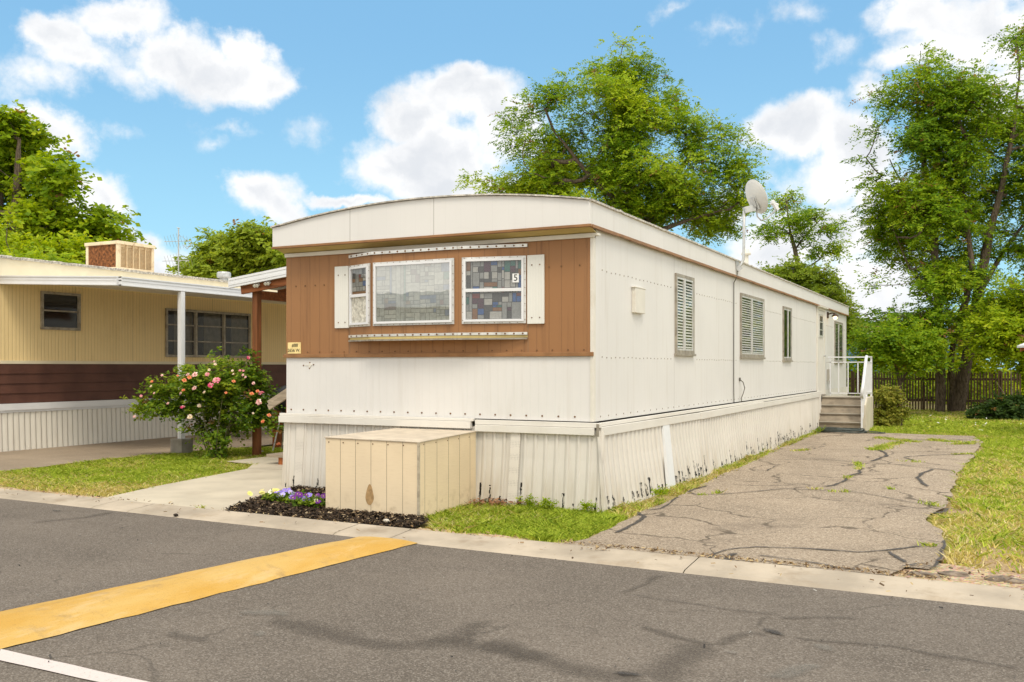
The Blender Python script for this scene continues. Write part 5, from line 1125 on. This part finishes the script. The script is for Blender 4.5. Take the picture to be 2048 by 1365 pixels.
# olive shrub beside the steps
b = V((1.75, 16.9, 0))
make_tree('shrub', 'olive brown rounded shrub beside the concrete steps', 'shrub', b, [([b, b + V((0, 0, .5))], [.03, .015])], [(V((1.55, 16.9, .4)), (.3, .3, .4)), (V((1.5, 16.75, .8)), (.22, .22, .25)), (V((1.4, 16.7, .25)), (.25, .25, .25)), (V((1.35, 16.9, .9)), (.2, .2, .2))], 260, mt['leaf_shrub'], rng, nfr=9, nlf=6, L=.12, ll=.06, lw=.035, spread=.07, thr=-.6, tint=(.5, .25), rtip=.004)
# undergrowth at the foot of the fence, right
for k, (px, py, lbl) in enumerate(((1990, 815, 'low dark undergrowth bush at the fence foot right of the leaning trunk'), (2045, 800, 'dark bush at the fence foot by the right edge'))):
    b = V(tuple(gr(px, 838))); Z = (b - V((CAM[0], CAM[1], 0))).dot(V((FW[0], FW[1], 0)))
    make_tree('bush', lbl, 'bush', b, [([b, b + V((0, 0, .4))], [.03, .015])], lob(Z, [(px, py + 8, 30, 13), (px + 20, py - 2, 25, 13), (px - 20, py + 14, 26, 9)], rng, .3), 80, mt['leaf_dark'], rng, nfr=9, nlf=7, L=.25, ll=.11, lw=.06, spread=.15, thr=-.6, tint=(-.05, .12))
m = MB(); b = V(tuple(gr(2026, 838))); m.tube([b, b + V((-.02, 0, .35)), b + V((-.03, .05, .8)), b + V((-.06, 0, 1.5))], [.03, .025, .018, .01], 7); m.tube([b + V((-.02, 0, .35)), b + V((-.2, 0, .7)), b + V((-.45, .1, 1.1))], [.02, .015, .008], 6)
tag(m.build('bare_sapling', mt['bark_pale']), 'thin bare forked sapling stem standing before the fence near the right edge', 'sapling')

# ------------------------------------------------------------------ rose bush
ROSE = V((-7.95, 2.52, 0))
rb = thing('rose_bush', ROSE, 'wide rose bush full of pink, coral and cream roses on the left lawn', 'rose bush')
Zr = 16.2
lbr = lob(Zr, [(430, 885, 32, 30, .7), (405, 850, 45, 22, .7), (460, 850, 45, 28, .8), (350, 815, 60, 24), (300, 815, 35, 22, .8), (430, 800, 75, 35), (500, 820, 45, 40), (320, 780, 35, 22, .8), (390, 770, 60, 28), (460, 770, 55, 28), (425, 755, 45, 24), (480, 748, 30, 22), (510, 780, 38, 35), (360, 765, 20, 22, .7), (440, 745, 16, 25, .7), (498, 745, 20, 24, .9), (440, 728, 9, 16, 1.2), (498, 722, 9, 14, 1.2), (330, 758, 12, 14, 1.2), (292, 780, 14, 12, 1.2), (375, 742, 12, 14, 1.), (530, 830, 22, 30, .7), (545, 860, 16, 22, .5)], rng, .22, .8)
C, idx = sample_lobes(lbr, 720, rng, .5); C[:, 2] = np.maximum(C[:, 2], .04)
keep = np.array([noise.noise(V(c) * 2.6) > -.36 for c in C]); C = C[keep]
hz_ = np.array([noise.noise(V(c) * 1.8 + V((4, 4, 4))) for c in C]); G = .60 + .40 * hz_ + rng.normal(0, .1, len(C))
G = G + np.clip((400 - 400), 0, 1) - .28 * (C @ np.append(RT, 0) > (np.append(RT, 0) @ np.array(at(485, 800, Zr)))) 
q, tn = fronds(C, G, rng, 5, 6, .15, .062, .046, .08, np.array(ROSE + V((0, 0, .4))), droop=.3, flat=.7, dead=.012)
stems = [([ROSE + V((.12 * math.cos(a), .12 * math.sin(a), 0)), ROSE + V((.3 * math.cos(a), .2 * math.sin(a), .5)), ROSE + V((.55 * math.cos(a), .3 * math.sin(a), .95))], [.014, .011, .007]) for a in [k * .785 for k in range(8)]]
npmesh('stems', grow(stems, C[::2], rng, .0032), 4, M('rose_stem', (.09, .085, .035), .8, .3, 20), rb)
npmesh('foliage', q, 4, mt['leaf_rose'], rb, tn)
def petal_mesh(name, cols, seed, openness=1.):
    r = random.Random(seed); m = MB()
    for ringi, (cnt, rad, tilt, sz) in enumerate(((3, .10, .12, .42), (5, .24, .35, .6), (7, .42, .75, .75), (8, .55, 1.15, .8))):
        for k in range(cnt):
            a = 2 * PI * (k + .5 * ringi) / cnt + r.uniform(-.2, .2); tl = tilt * openness + r.uniform(-.1, .1); u = V((math.cos(a), math.sin(a), 0)); w = V((-u.y, u.x, 0)); s = sz * r.uniform(.85, 1.15)
            rows = []
            for i in range(4):
                f = i / 3; ang = tl * (.4 + .9 * f); ctr = u * (rad * .35 + s * f * math.sin(ang)) + V((0, 0, s * f * math.cos(ang) * .9)); wd = s * .75 * math.sin(PI * (.18 + .62 * f))
                rows.append([ctr + w * (wd * g) + u * (-abs(g) * .28 * wd) + V((0, 0, -.06 * g * g)) for g in (-.5, -.17, .17, .5)])
            b = [p for rw in rows for p in rw]; mi = r.choice((0, 0, 1)) if ringi > 1 else r.choice((0, 1, 1))
            m.add(b, [(i * 4 + j, i * 4 + j + 1, i * 4 + j + 5, i * 4 + j + 4) for i in range(3) for j in range(3)], mi)
    me = bpy.data.meshes.new(name); me.from_pydata([tuple(p) for p in m.v], [], m.f)
    for c in cols: me.materials.append(c)
    me.polygons.foreach_set('material_index', m.m); me.polygons.foreach_set('use_smooth', [True] * len(m.f)); me.update(); return me
PT = {k: M('petal_' + k, c, .5, .1, 30, .05) for k, c in dict(pink=(.78, .20, .28), rosy=(.82, .42, .40), coral=(.85, .20, .10), orange=(.85, .34, .14), cream=(.85, .66, .42), white=(.86, .72, .60), magenta=(.72, .06, .18), yellow=(.85, .72, .22)).items()}
RM = [petal_mesh('rose_pink', [PT['pink'], PT['rosy']], 1), petal_mesh('rose_coral', [PT['coral'], PT['orange']], 2, .8), petal_mesh('rose_cream', [PT['cream'], PT['white']], 3), petal_mesh('rose_magenta', [PT['magenta'], PT['rosy']], 4, .9), petal_mesh('rose_blush', [PT['rosy'], PT['white']], 5)]
LZ = (q[:, :2] - CAM) @ FW; LPX = 1024 + FPX * ((q[:, :2] - CAM) @ RT) / LZ; LPY = HOR - FPX * (q[:, 2] - EYE) / LZ
Z3 = lambda x, y: (250 + x / 5.935, 700 + y / 5.935)
RS = [(1085, 350, 0, 58), (1018, 408, 3, 46), (830, 280, 4, 44), (745, 280, 4, 30), (765, 315, 1, 34), (705, 350, 1, 34), (695, 470, 1, 30), (825, 440, 4, 36), (975, 278, 0, 34), (1070, 160, 2, 24), (1060, 125, 4, 18), (1000, 225, 2, 22), (1465, 82, 3, 28), (1275, 235, 2, 20), (1285, 275, 2, 18), (1365, 232, 0, 22), (1405, 235, 0, 18), (1400, 285, 4, 20), (1430, 310, 4, 20), (1525, 382, 4, 24), (1505, 510, 1, 34), (1615, 500, 0, 46), (1575, 480, 1, 30), (1588, 605, 4, 44), (1710, 765, 1, 32), (1640, 840, 1, 34), (440, 288, 4, 20), (625, 296, 1, 20), (322, 365, 1, 24), (308, 418, 2, 20), (190, 535, 0, 22), (112, 778, 4, 20), (510, 622, 4, 22), (685, 668, 3, 36), (880, 650, 2, 32), (770, 782, 2, 40), (940, 490, 2, 26), (1200, 498, 1, 22), (1290, 362, 1, 28), (1825, 1110, 1, 34), (345, 500, 4, 18), (660, 500, 4, 18), (1520, 740, 2, 18)]
for k, (x, y, ki, s) in enumerate(RS):
    px, py = Z3(x, y); dd_ = np.hypot(LPX - px, LPY - py) < 9; zz = float(LZ[dd_].min()) - .01 if dd_.any() else Zr; p = at(px, py, zz)
    o = bpy.data.objects.new('rose', RM[ki]); link(o, rb); o.location = p - ROSE - V((0, 0, .02)); sc = s / 5.935 / FPX * zz * .85; o.scale = (sc,) * 3
    d = V((-FW[0] * .9 + .5 * math.sin(k * 1.7), -FW[1] * .9 + .3 * math.cos(k * 2.1), .75 + .3 * math.sin(k))); o.rotation_euler = d.to_track_quat('Z', 'Y').to_euler()
# red rose trailing at the foot of the porch post
# ------------------------------------------------------------------ mulch bed with pansies
BED = [(-3.44, -1.99), (-3.8, -1.02), (-4.0, -.1), (-2.4, -.12), (-2.4, -1.38), (-1.28, -1.40), (-1.12, -1.55), (-1.06, -1.86), (-1.2, -2.03), (-2.3, -2.02)]
def inpoly(P_, poly):
    x, y = P_[:, 0], P_[:, 1]; c = np.zeros(len(P_), bool); n = len(poly); j = n - 1
    for i in range(n):
        xi, yi = poly[i][:2]; xj, yj = poly[j][:2]
        with np.errstate(divide='ignore', invalid='ignore'): c ^= ((yi > y) != (yj > y)) & (x < (xj - xi) * (y - yi) / (yj - yi) + xi)
        j = i
    return c
def scatter(poly, dens, rng):
    a = np.array([p[:2] for p in poly]); lo, hi = a.min(0), a.max(0); n = int((hi - lo).prod() * dens); P_ = rng.uniform(lo, hi, (n, 2)); return P_[inpoly(P_, poly)]
bp = rough(BED, .05, .1, 21)
m = MB(); m.add([(p.x, p.y, .016) for p in bp], [tuple(range(len(bp)))]); tag(m.build('mulch_bed', M('mulch_soil', (.03, .021, .015), .95, .4, 30, .8, 60)), kind='structure')
def chips(name, P_, z, rng, mat, smin, smax, zj=.02, tintf=None):
    n = len(P_); c = np.column_stack([P_, z + rng.uniform(0, zj, n)]); a = rng.uniform(0, 2 * PI, n); d = np.column_stack([np.cos(a), np.sin(a), rng.normal(0, .35, n)]); d = unit(d)
    s = unit(np.cross(d, np.column_stack([rng.normal(0, .5, n), rng.normal(0, .5, n), np.ones(n)]))); L = rng.uniform(smin, smax, (n, 1)); W = L * rng.uniform(.25, .55, (n, 1))
    q = np.stack([c - d * L - s * W, c + d * L - s * W * .7, c + d * L * .9 + s * W, c - d * L + s * W * .8], 1).reshape(-1, 3); t = np.repeat(np.column_stack([rng.uniform(0, 1, n), rng.uniform(0, 1, n), np.zeros(n)]), 4, 0)
    return npmesh(name, q, 4, mat, None, t)
def chipmat(name, stops):
    t = NT(name); a = t.n('ShaderNodeAttribute', attribute_name='tint'); s = t.n('ShaderNodeSeparateColor'); t.l(a.outputs['Color'], s.inputs[0]); t.bsdf(t.ramp(s.outputs[0], stops), .85, .2); return t.mat
P_ = scatter(bp, 3600, rng); tag(chips('mulch', P_, .018, rng, chipmat('mulch_chip', [(0, (.012, .009, .007)), (.6, (.05, .032, .02)), (.88, (.11, .07, .04)), (.95, (.38, .27, .15)), (1, (.5, .4, .26))]), .008, .026, .03), 'loose dark wood mulch', None, None, 'stuff')
def pansy(base, cols, nf, rx, ry, label):
    t = thing('pansy_clump', base, label, 'pansies', 'pansies in the mulch bed'); n = 90
    C = np.array(base) + np.column_stack([rng.normal(0, rx * .5, n), rng.normal(0, ry * .5, n), rng.uniform(.01, .09, n)])
    q, tn = fronds(C, rng.uniform(.2, .8, n), rng, 4, 3, .04, .04, .024, .02, None, droop=.2, flat=.5, up=.5, dead=0); npmesh('leaves', q, 4, mt['leaf_rose'], t, tn)
    for k in range(nf):
        r = random.Random(k * 5 + nf); m = MB(); a0 = r.uniform(-1, 1)
        for j in range(5):
            a = a0 + 2 * PI * j / 5; u = V((math.cos(a), math.sin(a), .1)); w = V((-math.sin(a), math.cos(a), 0)); rr = .022 if j else .027
            pts = [V((0, 0, .001 * j))] + [u * (rr * (.55 + .6 * math.cos(b * .8))) + w * rr * .8 * math.sin(b) + V((0, 0, .001 * j)) for b in (-1.3, -.6, 0, .6, 1.3)]
            m.add(pts, [tuple(range(6))], 0)
        m.lathe((0, 0, .006), [(.005, 0), (.003, .003)], 6, 1)
        fx = r.gauss(0, rx * .5); fy = r.gauss(0, ry * .5); col = cols(fx / rx, r)
        o = m.build('flower', [PN[col], PT['yellow']], None); o.parent = t; o.location = (fx, fy - .02, r.uniform(.07, .14)); o.rotation_euler = V((-FW[0] + r.gauss(0, .4), -FW[1] + r.gauss(0, .4), .9)).to_track_quat('Z', 'Y').to_euler(); o.scale = (1.15,) * 3
PN = {k: M('pansy_' + k, c, .5, .15, 60, .05) for k, c in dict(purple=(.13, .012, .20), violet=(.28, .20, .62), lilac=(.45, .38, .75), lemon=(.80, .72, .22), white=(.8, .76, .6)).items()}
pansy(V((-3.33, -1.22, .02)), lambda f, r: r.choice(('lemon', 'lemon', 'white', 'lemon')) if f < -.02 else r.choice(('violet', 'lilac', 'purple', 'violet')), 24, .22, .12, 'clump of pale yellow and lilac pansies at the left of the mulch bed')
pansy(V((-2.80, -1.38, .02)), lambda f, r: r.choice(('purple', 'purple', 'purple', 'violet', 'white')), 18, .19, .11, 'clump of deep purple pansies against the beige plywood box')
# ------------------------------------------------------------------ grass
def blades(P_, rng, h, w, z=-.03, seed=0, dryf=None):
    n = len(P_); dry = np.array([noise.noise(V((p[0] * .9, p[1] * .9, seed))) + .5 * noise.noise(V((p[0] * 3.1, p[1] * 3.1, seed))) for p in P_])
    tall = np.array([.75 + .5 * noise.noise(V((p[0] * 2.2, p[1] * 2.2, seed + 9))) for p in P_])
    a = rng.uniform(0, 2 * PI, n); H = h * tall * rng.uniform(.5, 1.3, n); b = np.column_stack([P_, np.full(n, z)]); lean = rng.normal(0, 1.0, (n, 2)) * H[:, None]
    s = np.column_stack([np.cos(a), np.sin(a), np.zeros(n)]) * (w * rng.uniform(.6, 1.3, n))[:, None]; mid = b + np.column_stack([lean * .35, H * .62]); tip = b + np.column_stack([lean, H])
    q = np.stack([b - s, b + s, mid + s * .75, tip, mid - s * .75], 1).reshape(-1, 3)
    d = np.clip(.35 + .55 * dry + (dryf(P_) if dryf is not None else 0), 0, 1)
    isdry = (rng.uniform(0, 1, n) < d).astype(float)
    t = np.repeat(np.column_stack([rng.uniform(0, 1, n), isdry, np.zeros(n)]), 5, 0); return q, t
def grassmat():
    t = NT('grass_blade'); a = t.n('ShaderNodeAttribute', attribute_name='tint'); s = t.n('ShaderNodeSeparateColor'); t.l(a.outputs['Color'], s.inputs[0])
    g = t.ramp(s.outputs[0], [(0, (.20, .32, .025)), (.5, (.42, .53, .04)), (1, (.64, .70, .10))]); d = t.ramp(s.outputs[0], [(0, (.52, .45, .08)), (.5, (.76, .62, .20)), (1, (.85, .72, .40))])
    cc = t.mix(s.outputs[1], g, d); b = t.n('ShaderNodeBsdfPrincipled'); t.l(cc, b.inputs['Base Color']); b.inputs['Roughness'].default_value = .6; b.inputs['Specular IOR Level'].default_value = .2
    tr = t.n('ShaderNodeBsdfTranslucent'); t.l(cc, tr.inputs[0]); m = t.n('ShaderNodeMixShader'); m.inputs[0].default_value = .35; t.l(b.outputs[0], m.inputs[1]); t.l(tr.outputs[0], m.inputs[2]); t.l(m.outputs[0], t.out.inputs[0]); return t.mat
mt['grass'] = grassmat()
def lawn(name, poly, dens, h, w, rng, seed, thin=None, dryf=None, z=-.03, label='short lawn grass'):
    P_ = scatter(poly, dens, rng)
    if thin is not None:
        k = np.array([thin(p) for p in P_]); P_ = P_[rng.uniform(0, 1, len(P_)) < k]
    q, t = blades(P_, rng, h, w, z, seed, dryf); return tag(npmesh(name, q, 5, mt['grass'], None, t), label, None, None, 'stuff')
edge = lambda p, f: 1.
LL = [(-9.25, -.9), (-9.32, .45), (-9.4, 1.5), (-9.3, 2.9), (-8.95, 4.5), (-7.2, 4.6), (-7.25, 2.05), (-6.5, 1.95), (-6.14, 1.36), (-5.74, -.8), (-5.55, -1.45), (-6.2, -1.72), (-7.4, -1.6)]
fray = lambda p: np.clip(1.0 + 2.0 * noise.noise(V((p[0] * 3.3, p[1] * 3.3, 2))), 0, 1)
def frontthin(p):
    d = p[1] - kb(p[0]); return float(np.clip((d - .12 + .25 * noise.noise(V((p[0] * 2.5, p[1] * 2.5, 6)))) / .35, 0, 1))
lawn('left_lawn', rough(LL, .08, .15, 5), 2600, .060, .0055, rng, 3, frontthin, lambda P_: np.clip(.55 - (P_[:, 1] + 1.9) * .45, -.25, .5), label='short yellowing grass of the left lawn')
FP = [(-1.42, -.05), (.10, -.06), (.52, -.30), (.56, -1.6), (.30, -1.98), (-.9, -1.95), (-1.1, -1.6), (-1.30, -1.40), (-1.36, -.9)]
lawn('front_grass', rough(FP, .08, .12, 6), 5200, .075, .0045, rng, 4, lambda p: frontthin(p), lambda P_: np.clip(-.5 + np.abs(P_[:, 0] - .2) * .22 + np.clip(-1.4 - P_[:, 1], 0, 1) * .7, -.4, .5), label='green grass tuft patch between the plywood box and the driveway')
DS = [(.14, -.05), (.56, -.30), (.5, 1.9), (.44, 4.4), (.34, 8), (.24, 14), (.06, 14), (.10, 8), (.12, 4)]
lawn('edge_grass', rough(DS, .05, .15, 7), 2300, .085, .005, rng, 5, lambda p: np.clip(.55 + 1.3 * noise.noise(V((p[1] * 1.1, p[0] * 2, 0))), 0, 1), lambda P_: np.full(len(P_), .12), label='weedy grass strip along the skirting')
Rp = [(3.62, -1.5), (3.5, -1.2), (3.52, -.2), (3.30, .9), (3.45, 2.0), (3.45, 5.6), (3.62, 9.1), (3.7, 12), (3.5, 13.8), (1.5, 14.05), (1.25, 14.3), (1.25, 16), (4, 15), (12, 15), (12, 4), (9, -1.7), (4.6, -1.75)]
def rthin(p):
    f = np.clip(.95 + 1.6 * noise.noise(V((p[0] * 1.9, p[1] * 1.5, 8))), .12, 1) if p[1] < 6 else 1.
    return float(f) * float(np.clip((p[1] + 1.65) / .5, 0, 1)) * (1 if p[1] < 5 else .62)
lawn('right_lawn', rough(Rp, .12, .2, 8), 1500, .075, .0075, rng, 6, rthin, lambda P_: np.clip(.42 - P_[:, 1] * .075, -.35, .45), label='patchy green and straw-coloured grass of the right lawn')
lawn('back_lawn', [(-4.4, 20.2), (1.0, 16.3), (1.2, 15), (13, 14.8), (13, 27), (-4.4, 27)], 420, .09, .014, rng, 7, None, lambda P_: np.clip((P_[:, 1] - 22) * .05, -.3, .2) - .12, label='green grass of the back lawn up to the fence')
# weeds growing out of the drive's cracks
pts = []
for (pl_, wd) in [(Z7([(1380, 130), (1500, 145), (1600, 152)]), .16), (Z7([(1360, 185), (1400, 180), (1420, 165), (1480, 152)]), .15), (Z7([(1610, 140), (1700, 148), (1830, 150)]), .12), (Z7([(1720, 160), (1820, 158)]), .1), (Z7([(1280, 245), (1300, 255), (1295, 275)]), .07), (Z7([(1240, 318), (1250, 308)]), .05), (Z7([(1160, 376), (1260, 378)]), .05), (Z7([(1080, 366), (1130, 366)]), .04), (Z7([(630, 386), (670, 382)]), .05), (Z7([(700, 386), (740, 384)]), .03), (Z7([(890, 410), (930, 412)]), .045), (Z7([(1480, 238), (1580, 242)]), .07), (Z7([(1590, 432), (1660, 445)]), .05), (Z7([(1640, 500), (1710, 505)]), .06), (Z7([(1590, 625), (1640, 625)]), .06), (Z7([(1730, 292), (1780, 290)]), .09), (Z7([(1700, 208), (1800, 204)]), .08), (Z7([(1430, 365), (1460, 366)]), .02), (Z7([(430, 345), (470, 335)]), .05), (Z7([(560, 392), (600, 392)]), .02), (Z7([(1000, 190), (1060, 185)]), .1), (R8([(735, 110), (760, 112)]), .03)]:
    a, b = np.array(pl_[0]), np.array(pl_[-1]); L = sum(np.linalg.norm(np.array(pl_[i + 1]) - np.array(pl_[i])) for i in range(len(pl_) - 1)); n = int(230 * max(L, .15) * max(wd / .06, .6))
    for _ in range(n):
        i = rng.integers(0, len(pl_) - 1); f = rng.uniform(); q = np.array(pl_[i]) * (1 - f) + np.array(pl_[i + 1]) * f
        if noise.noise(V((q[0] * 4, q[1] * 4, 1))) > -.25: pts.append(q + rng.normal(0, wd * .5, 2))
q, t = blades(np.array(pts), rng, .055, .006, .006, 12, lambda P_: np.full(len(P_), -.12)); tag(npmesh('crack_weeds', q, 5, mt['grass'], None, t), 'green weeds growing out of the driveway cracks', None, None, 'stuff')
# leafy weeds against the skirting
for k, (x, y, s, lb_) in enumerate(((-.66, -.24, .07, 'leafy green weed at the front skirting, left of the vent strip'), (-.42, -.26, .055, 'leafy low weed at the front skirting by the perforated strip'), (.02, -.22, .05, 'small weed with thin stalks at the front skirting corner'), (.27, 13.3, .09, 'weed tuft at the end of the skirting near the steps'), (.36, 1.2, .06, 'weed tuft against the long skirting near the corner'))):
    t_ = thing('weed', (x, y, 0), lb_, 'weed'); n = 15; C = np.array((x, y, .03)) + np.column_stack([rng.normal(0, s * .6, n), rng.normal(0, s * .35, n), rng.uniform(0, s, n)])
    q, tn = fronds(C, rng.uniform(.25, .75, n), rng, 4, 4, .06, .035, .014, .02, None, up=.7, droop=.3); npmesh('leaves', q, 4, mt['leaf_maple'], t_, tn)
    m = MB()
    for j in range(3): m.tube([(x + .02 * j - .02, y, 0), (x + .03 * j - .03, y, s * .8), (x + .05 * j - .05, y - .01, s * 1.7)], [.003, .0025, .0015], 4)
    m.build('stalks', M('weed_stalk', (.16, .18, .05), .8), t_)
# fallen petals on the lawn, dead leaves, bits along the kerb
P_ = scatter([(2, 14.5), (7, 14.5), (9, 24), (1.5, 24)], .9, rng); tag(chips('fallen_petals', P_, .03, rng, chipmat('petal_litter', [(0, (.7, .68, .62)), (1, (.8, .78, .7))]), .03, .05, .03), 'white petals scattered on the grass', None, None, 'stuff')
P_ = np.concatenate([np.column_stack([x_ := rng.uniform(-9, 6, 420), kb(x_) + rng.normal(.0, .05, 420)]), np.column_stack([x_ := rng.uniform(-9, 6, 150), kf(x_) + rng.uniform(-.1, .45, 150)]), np.column_stack([x_ := rng.uniform(.5, 3.6, 700), kb(x_) + rng.normal(.03, .035, 700)]), scatter([(3.2, -2.1), (3.4, -1.3), (5.5, -1.7), (5.5, -2.2)], 260, rng), np.column_stack([rng.normal(.93, .07, 24), rng.normal(-2.24, .02, 24)])])
tag(chips('leaf_litter', P_, .034, rng, chipmat('litter', [(0, (.06, .04, .025)), (.4, (.22, .13, .06)), (1, (.5, .38, .2))]), .005, .02, .008), 'small dry debris along the kerb', None, None, 'stuff')
P_ = np.column_stack([rng.uniform(-8, 6, 260), rng.uniform(-8, -2.6, 260)]); tag(chips('road_grit', P_, -.004, rng, chipmat('grit', [(0, (.02, .02, .02)), (.6, (.1, .09, .08)), (.9, (.4, .38, .34)), (1, (.6, .58, .52))]), .004, .014, .004), 'grit on the road', None, None, 'stuff')
P_ = scatter([(-1.35, -.5), (-.6, -.2), (-.6, -.05), (-1.4, -.05)], 900, rng); tag(chips('pine_straw', P_, .02, rng, chipmat('straw', [(0, (.16, .07, .03)), (1, (.34, .18, .09))]), .01, .03, .04), 'rusty dead straw beside the plywood box', None, None, 'stuff')
def stone(name, x, y, z, sx, sy, sz, col, label, seed, cat):
    bm = MB(); n = 10; vs = []; 
    for i in range(6):
        ph = PI * (i + .5) / 6
        for k in range(n):
            a = 2 * PI * k / n; v = V((math.sin(ph) * math.cos(a), math.sin(ph) * math.sin(a), math.cos(ph))); r = 1 + .35 * noise.noise(v * 1.7 + V((seed, 0, 0))) + .12 * noise.noise(v * 5 + V((seed, 2, 0)))
            vs.append((x + v.x * sx * r, y + v.y * sy * r, z + v.z * sz * r))
    fs = [(i * n + k, (i + 1) * n + k, (i + 1) * n + (k + 1) % n, i * n + (k + 1) % n) for i in range(5) for k in range(n)] + [tuple(range(n)), tuple(range(6 * n - 1, 5 * n - 1, -1))]
    bm.add(vs, fs); tag(bm.build(name, col), label, cat)
am = M('asphalt_lump', (.22, .175, .135), .95, .35, 14, .9, 60)
for k, (x, y, sx, sy, sz, l) in enumerate(((3.62, -1.78, .11, .06, .025, 'flat broken asphalt lump at the front right driveway corner'), (3.95, -1.84, .15, .06, .03, 'largest broken asphalt lump beside the dirt at the kerb, right of the driveway'), (3.42, -1.93, .12, .06, .03, 'small broken asphalt crumb against the kerb'))): stone('asphalt_lump', x, y, -.0, sx, sy, sz, am, l, k, 'rubble')
stone('pebble', -1.42, -1.88, .04, .035, .022, .022, M('pale_stone', (.62, .56, .46), .8), 'pale pebble lying on the dark mulch in front of the plywood box', 7, 'pebble')
q_ = R8([(655, 135)])[0]; stone('bark_chunk', q_[0], q_[1], .012, .03, .022, .014, M('dark_chunk', (.03, .022, .016), .9), 'single dark chunk on the kerb below the concrete walkway', 8, 'debris')
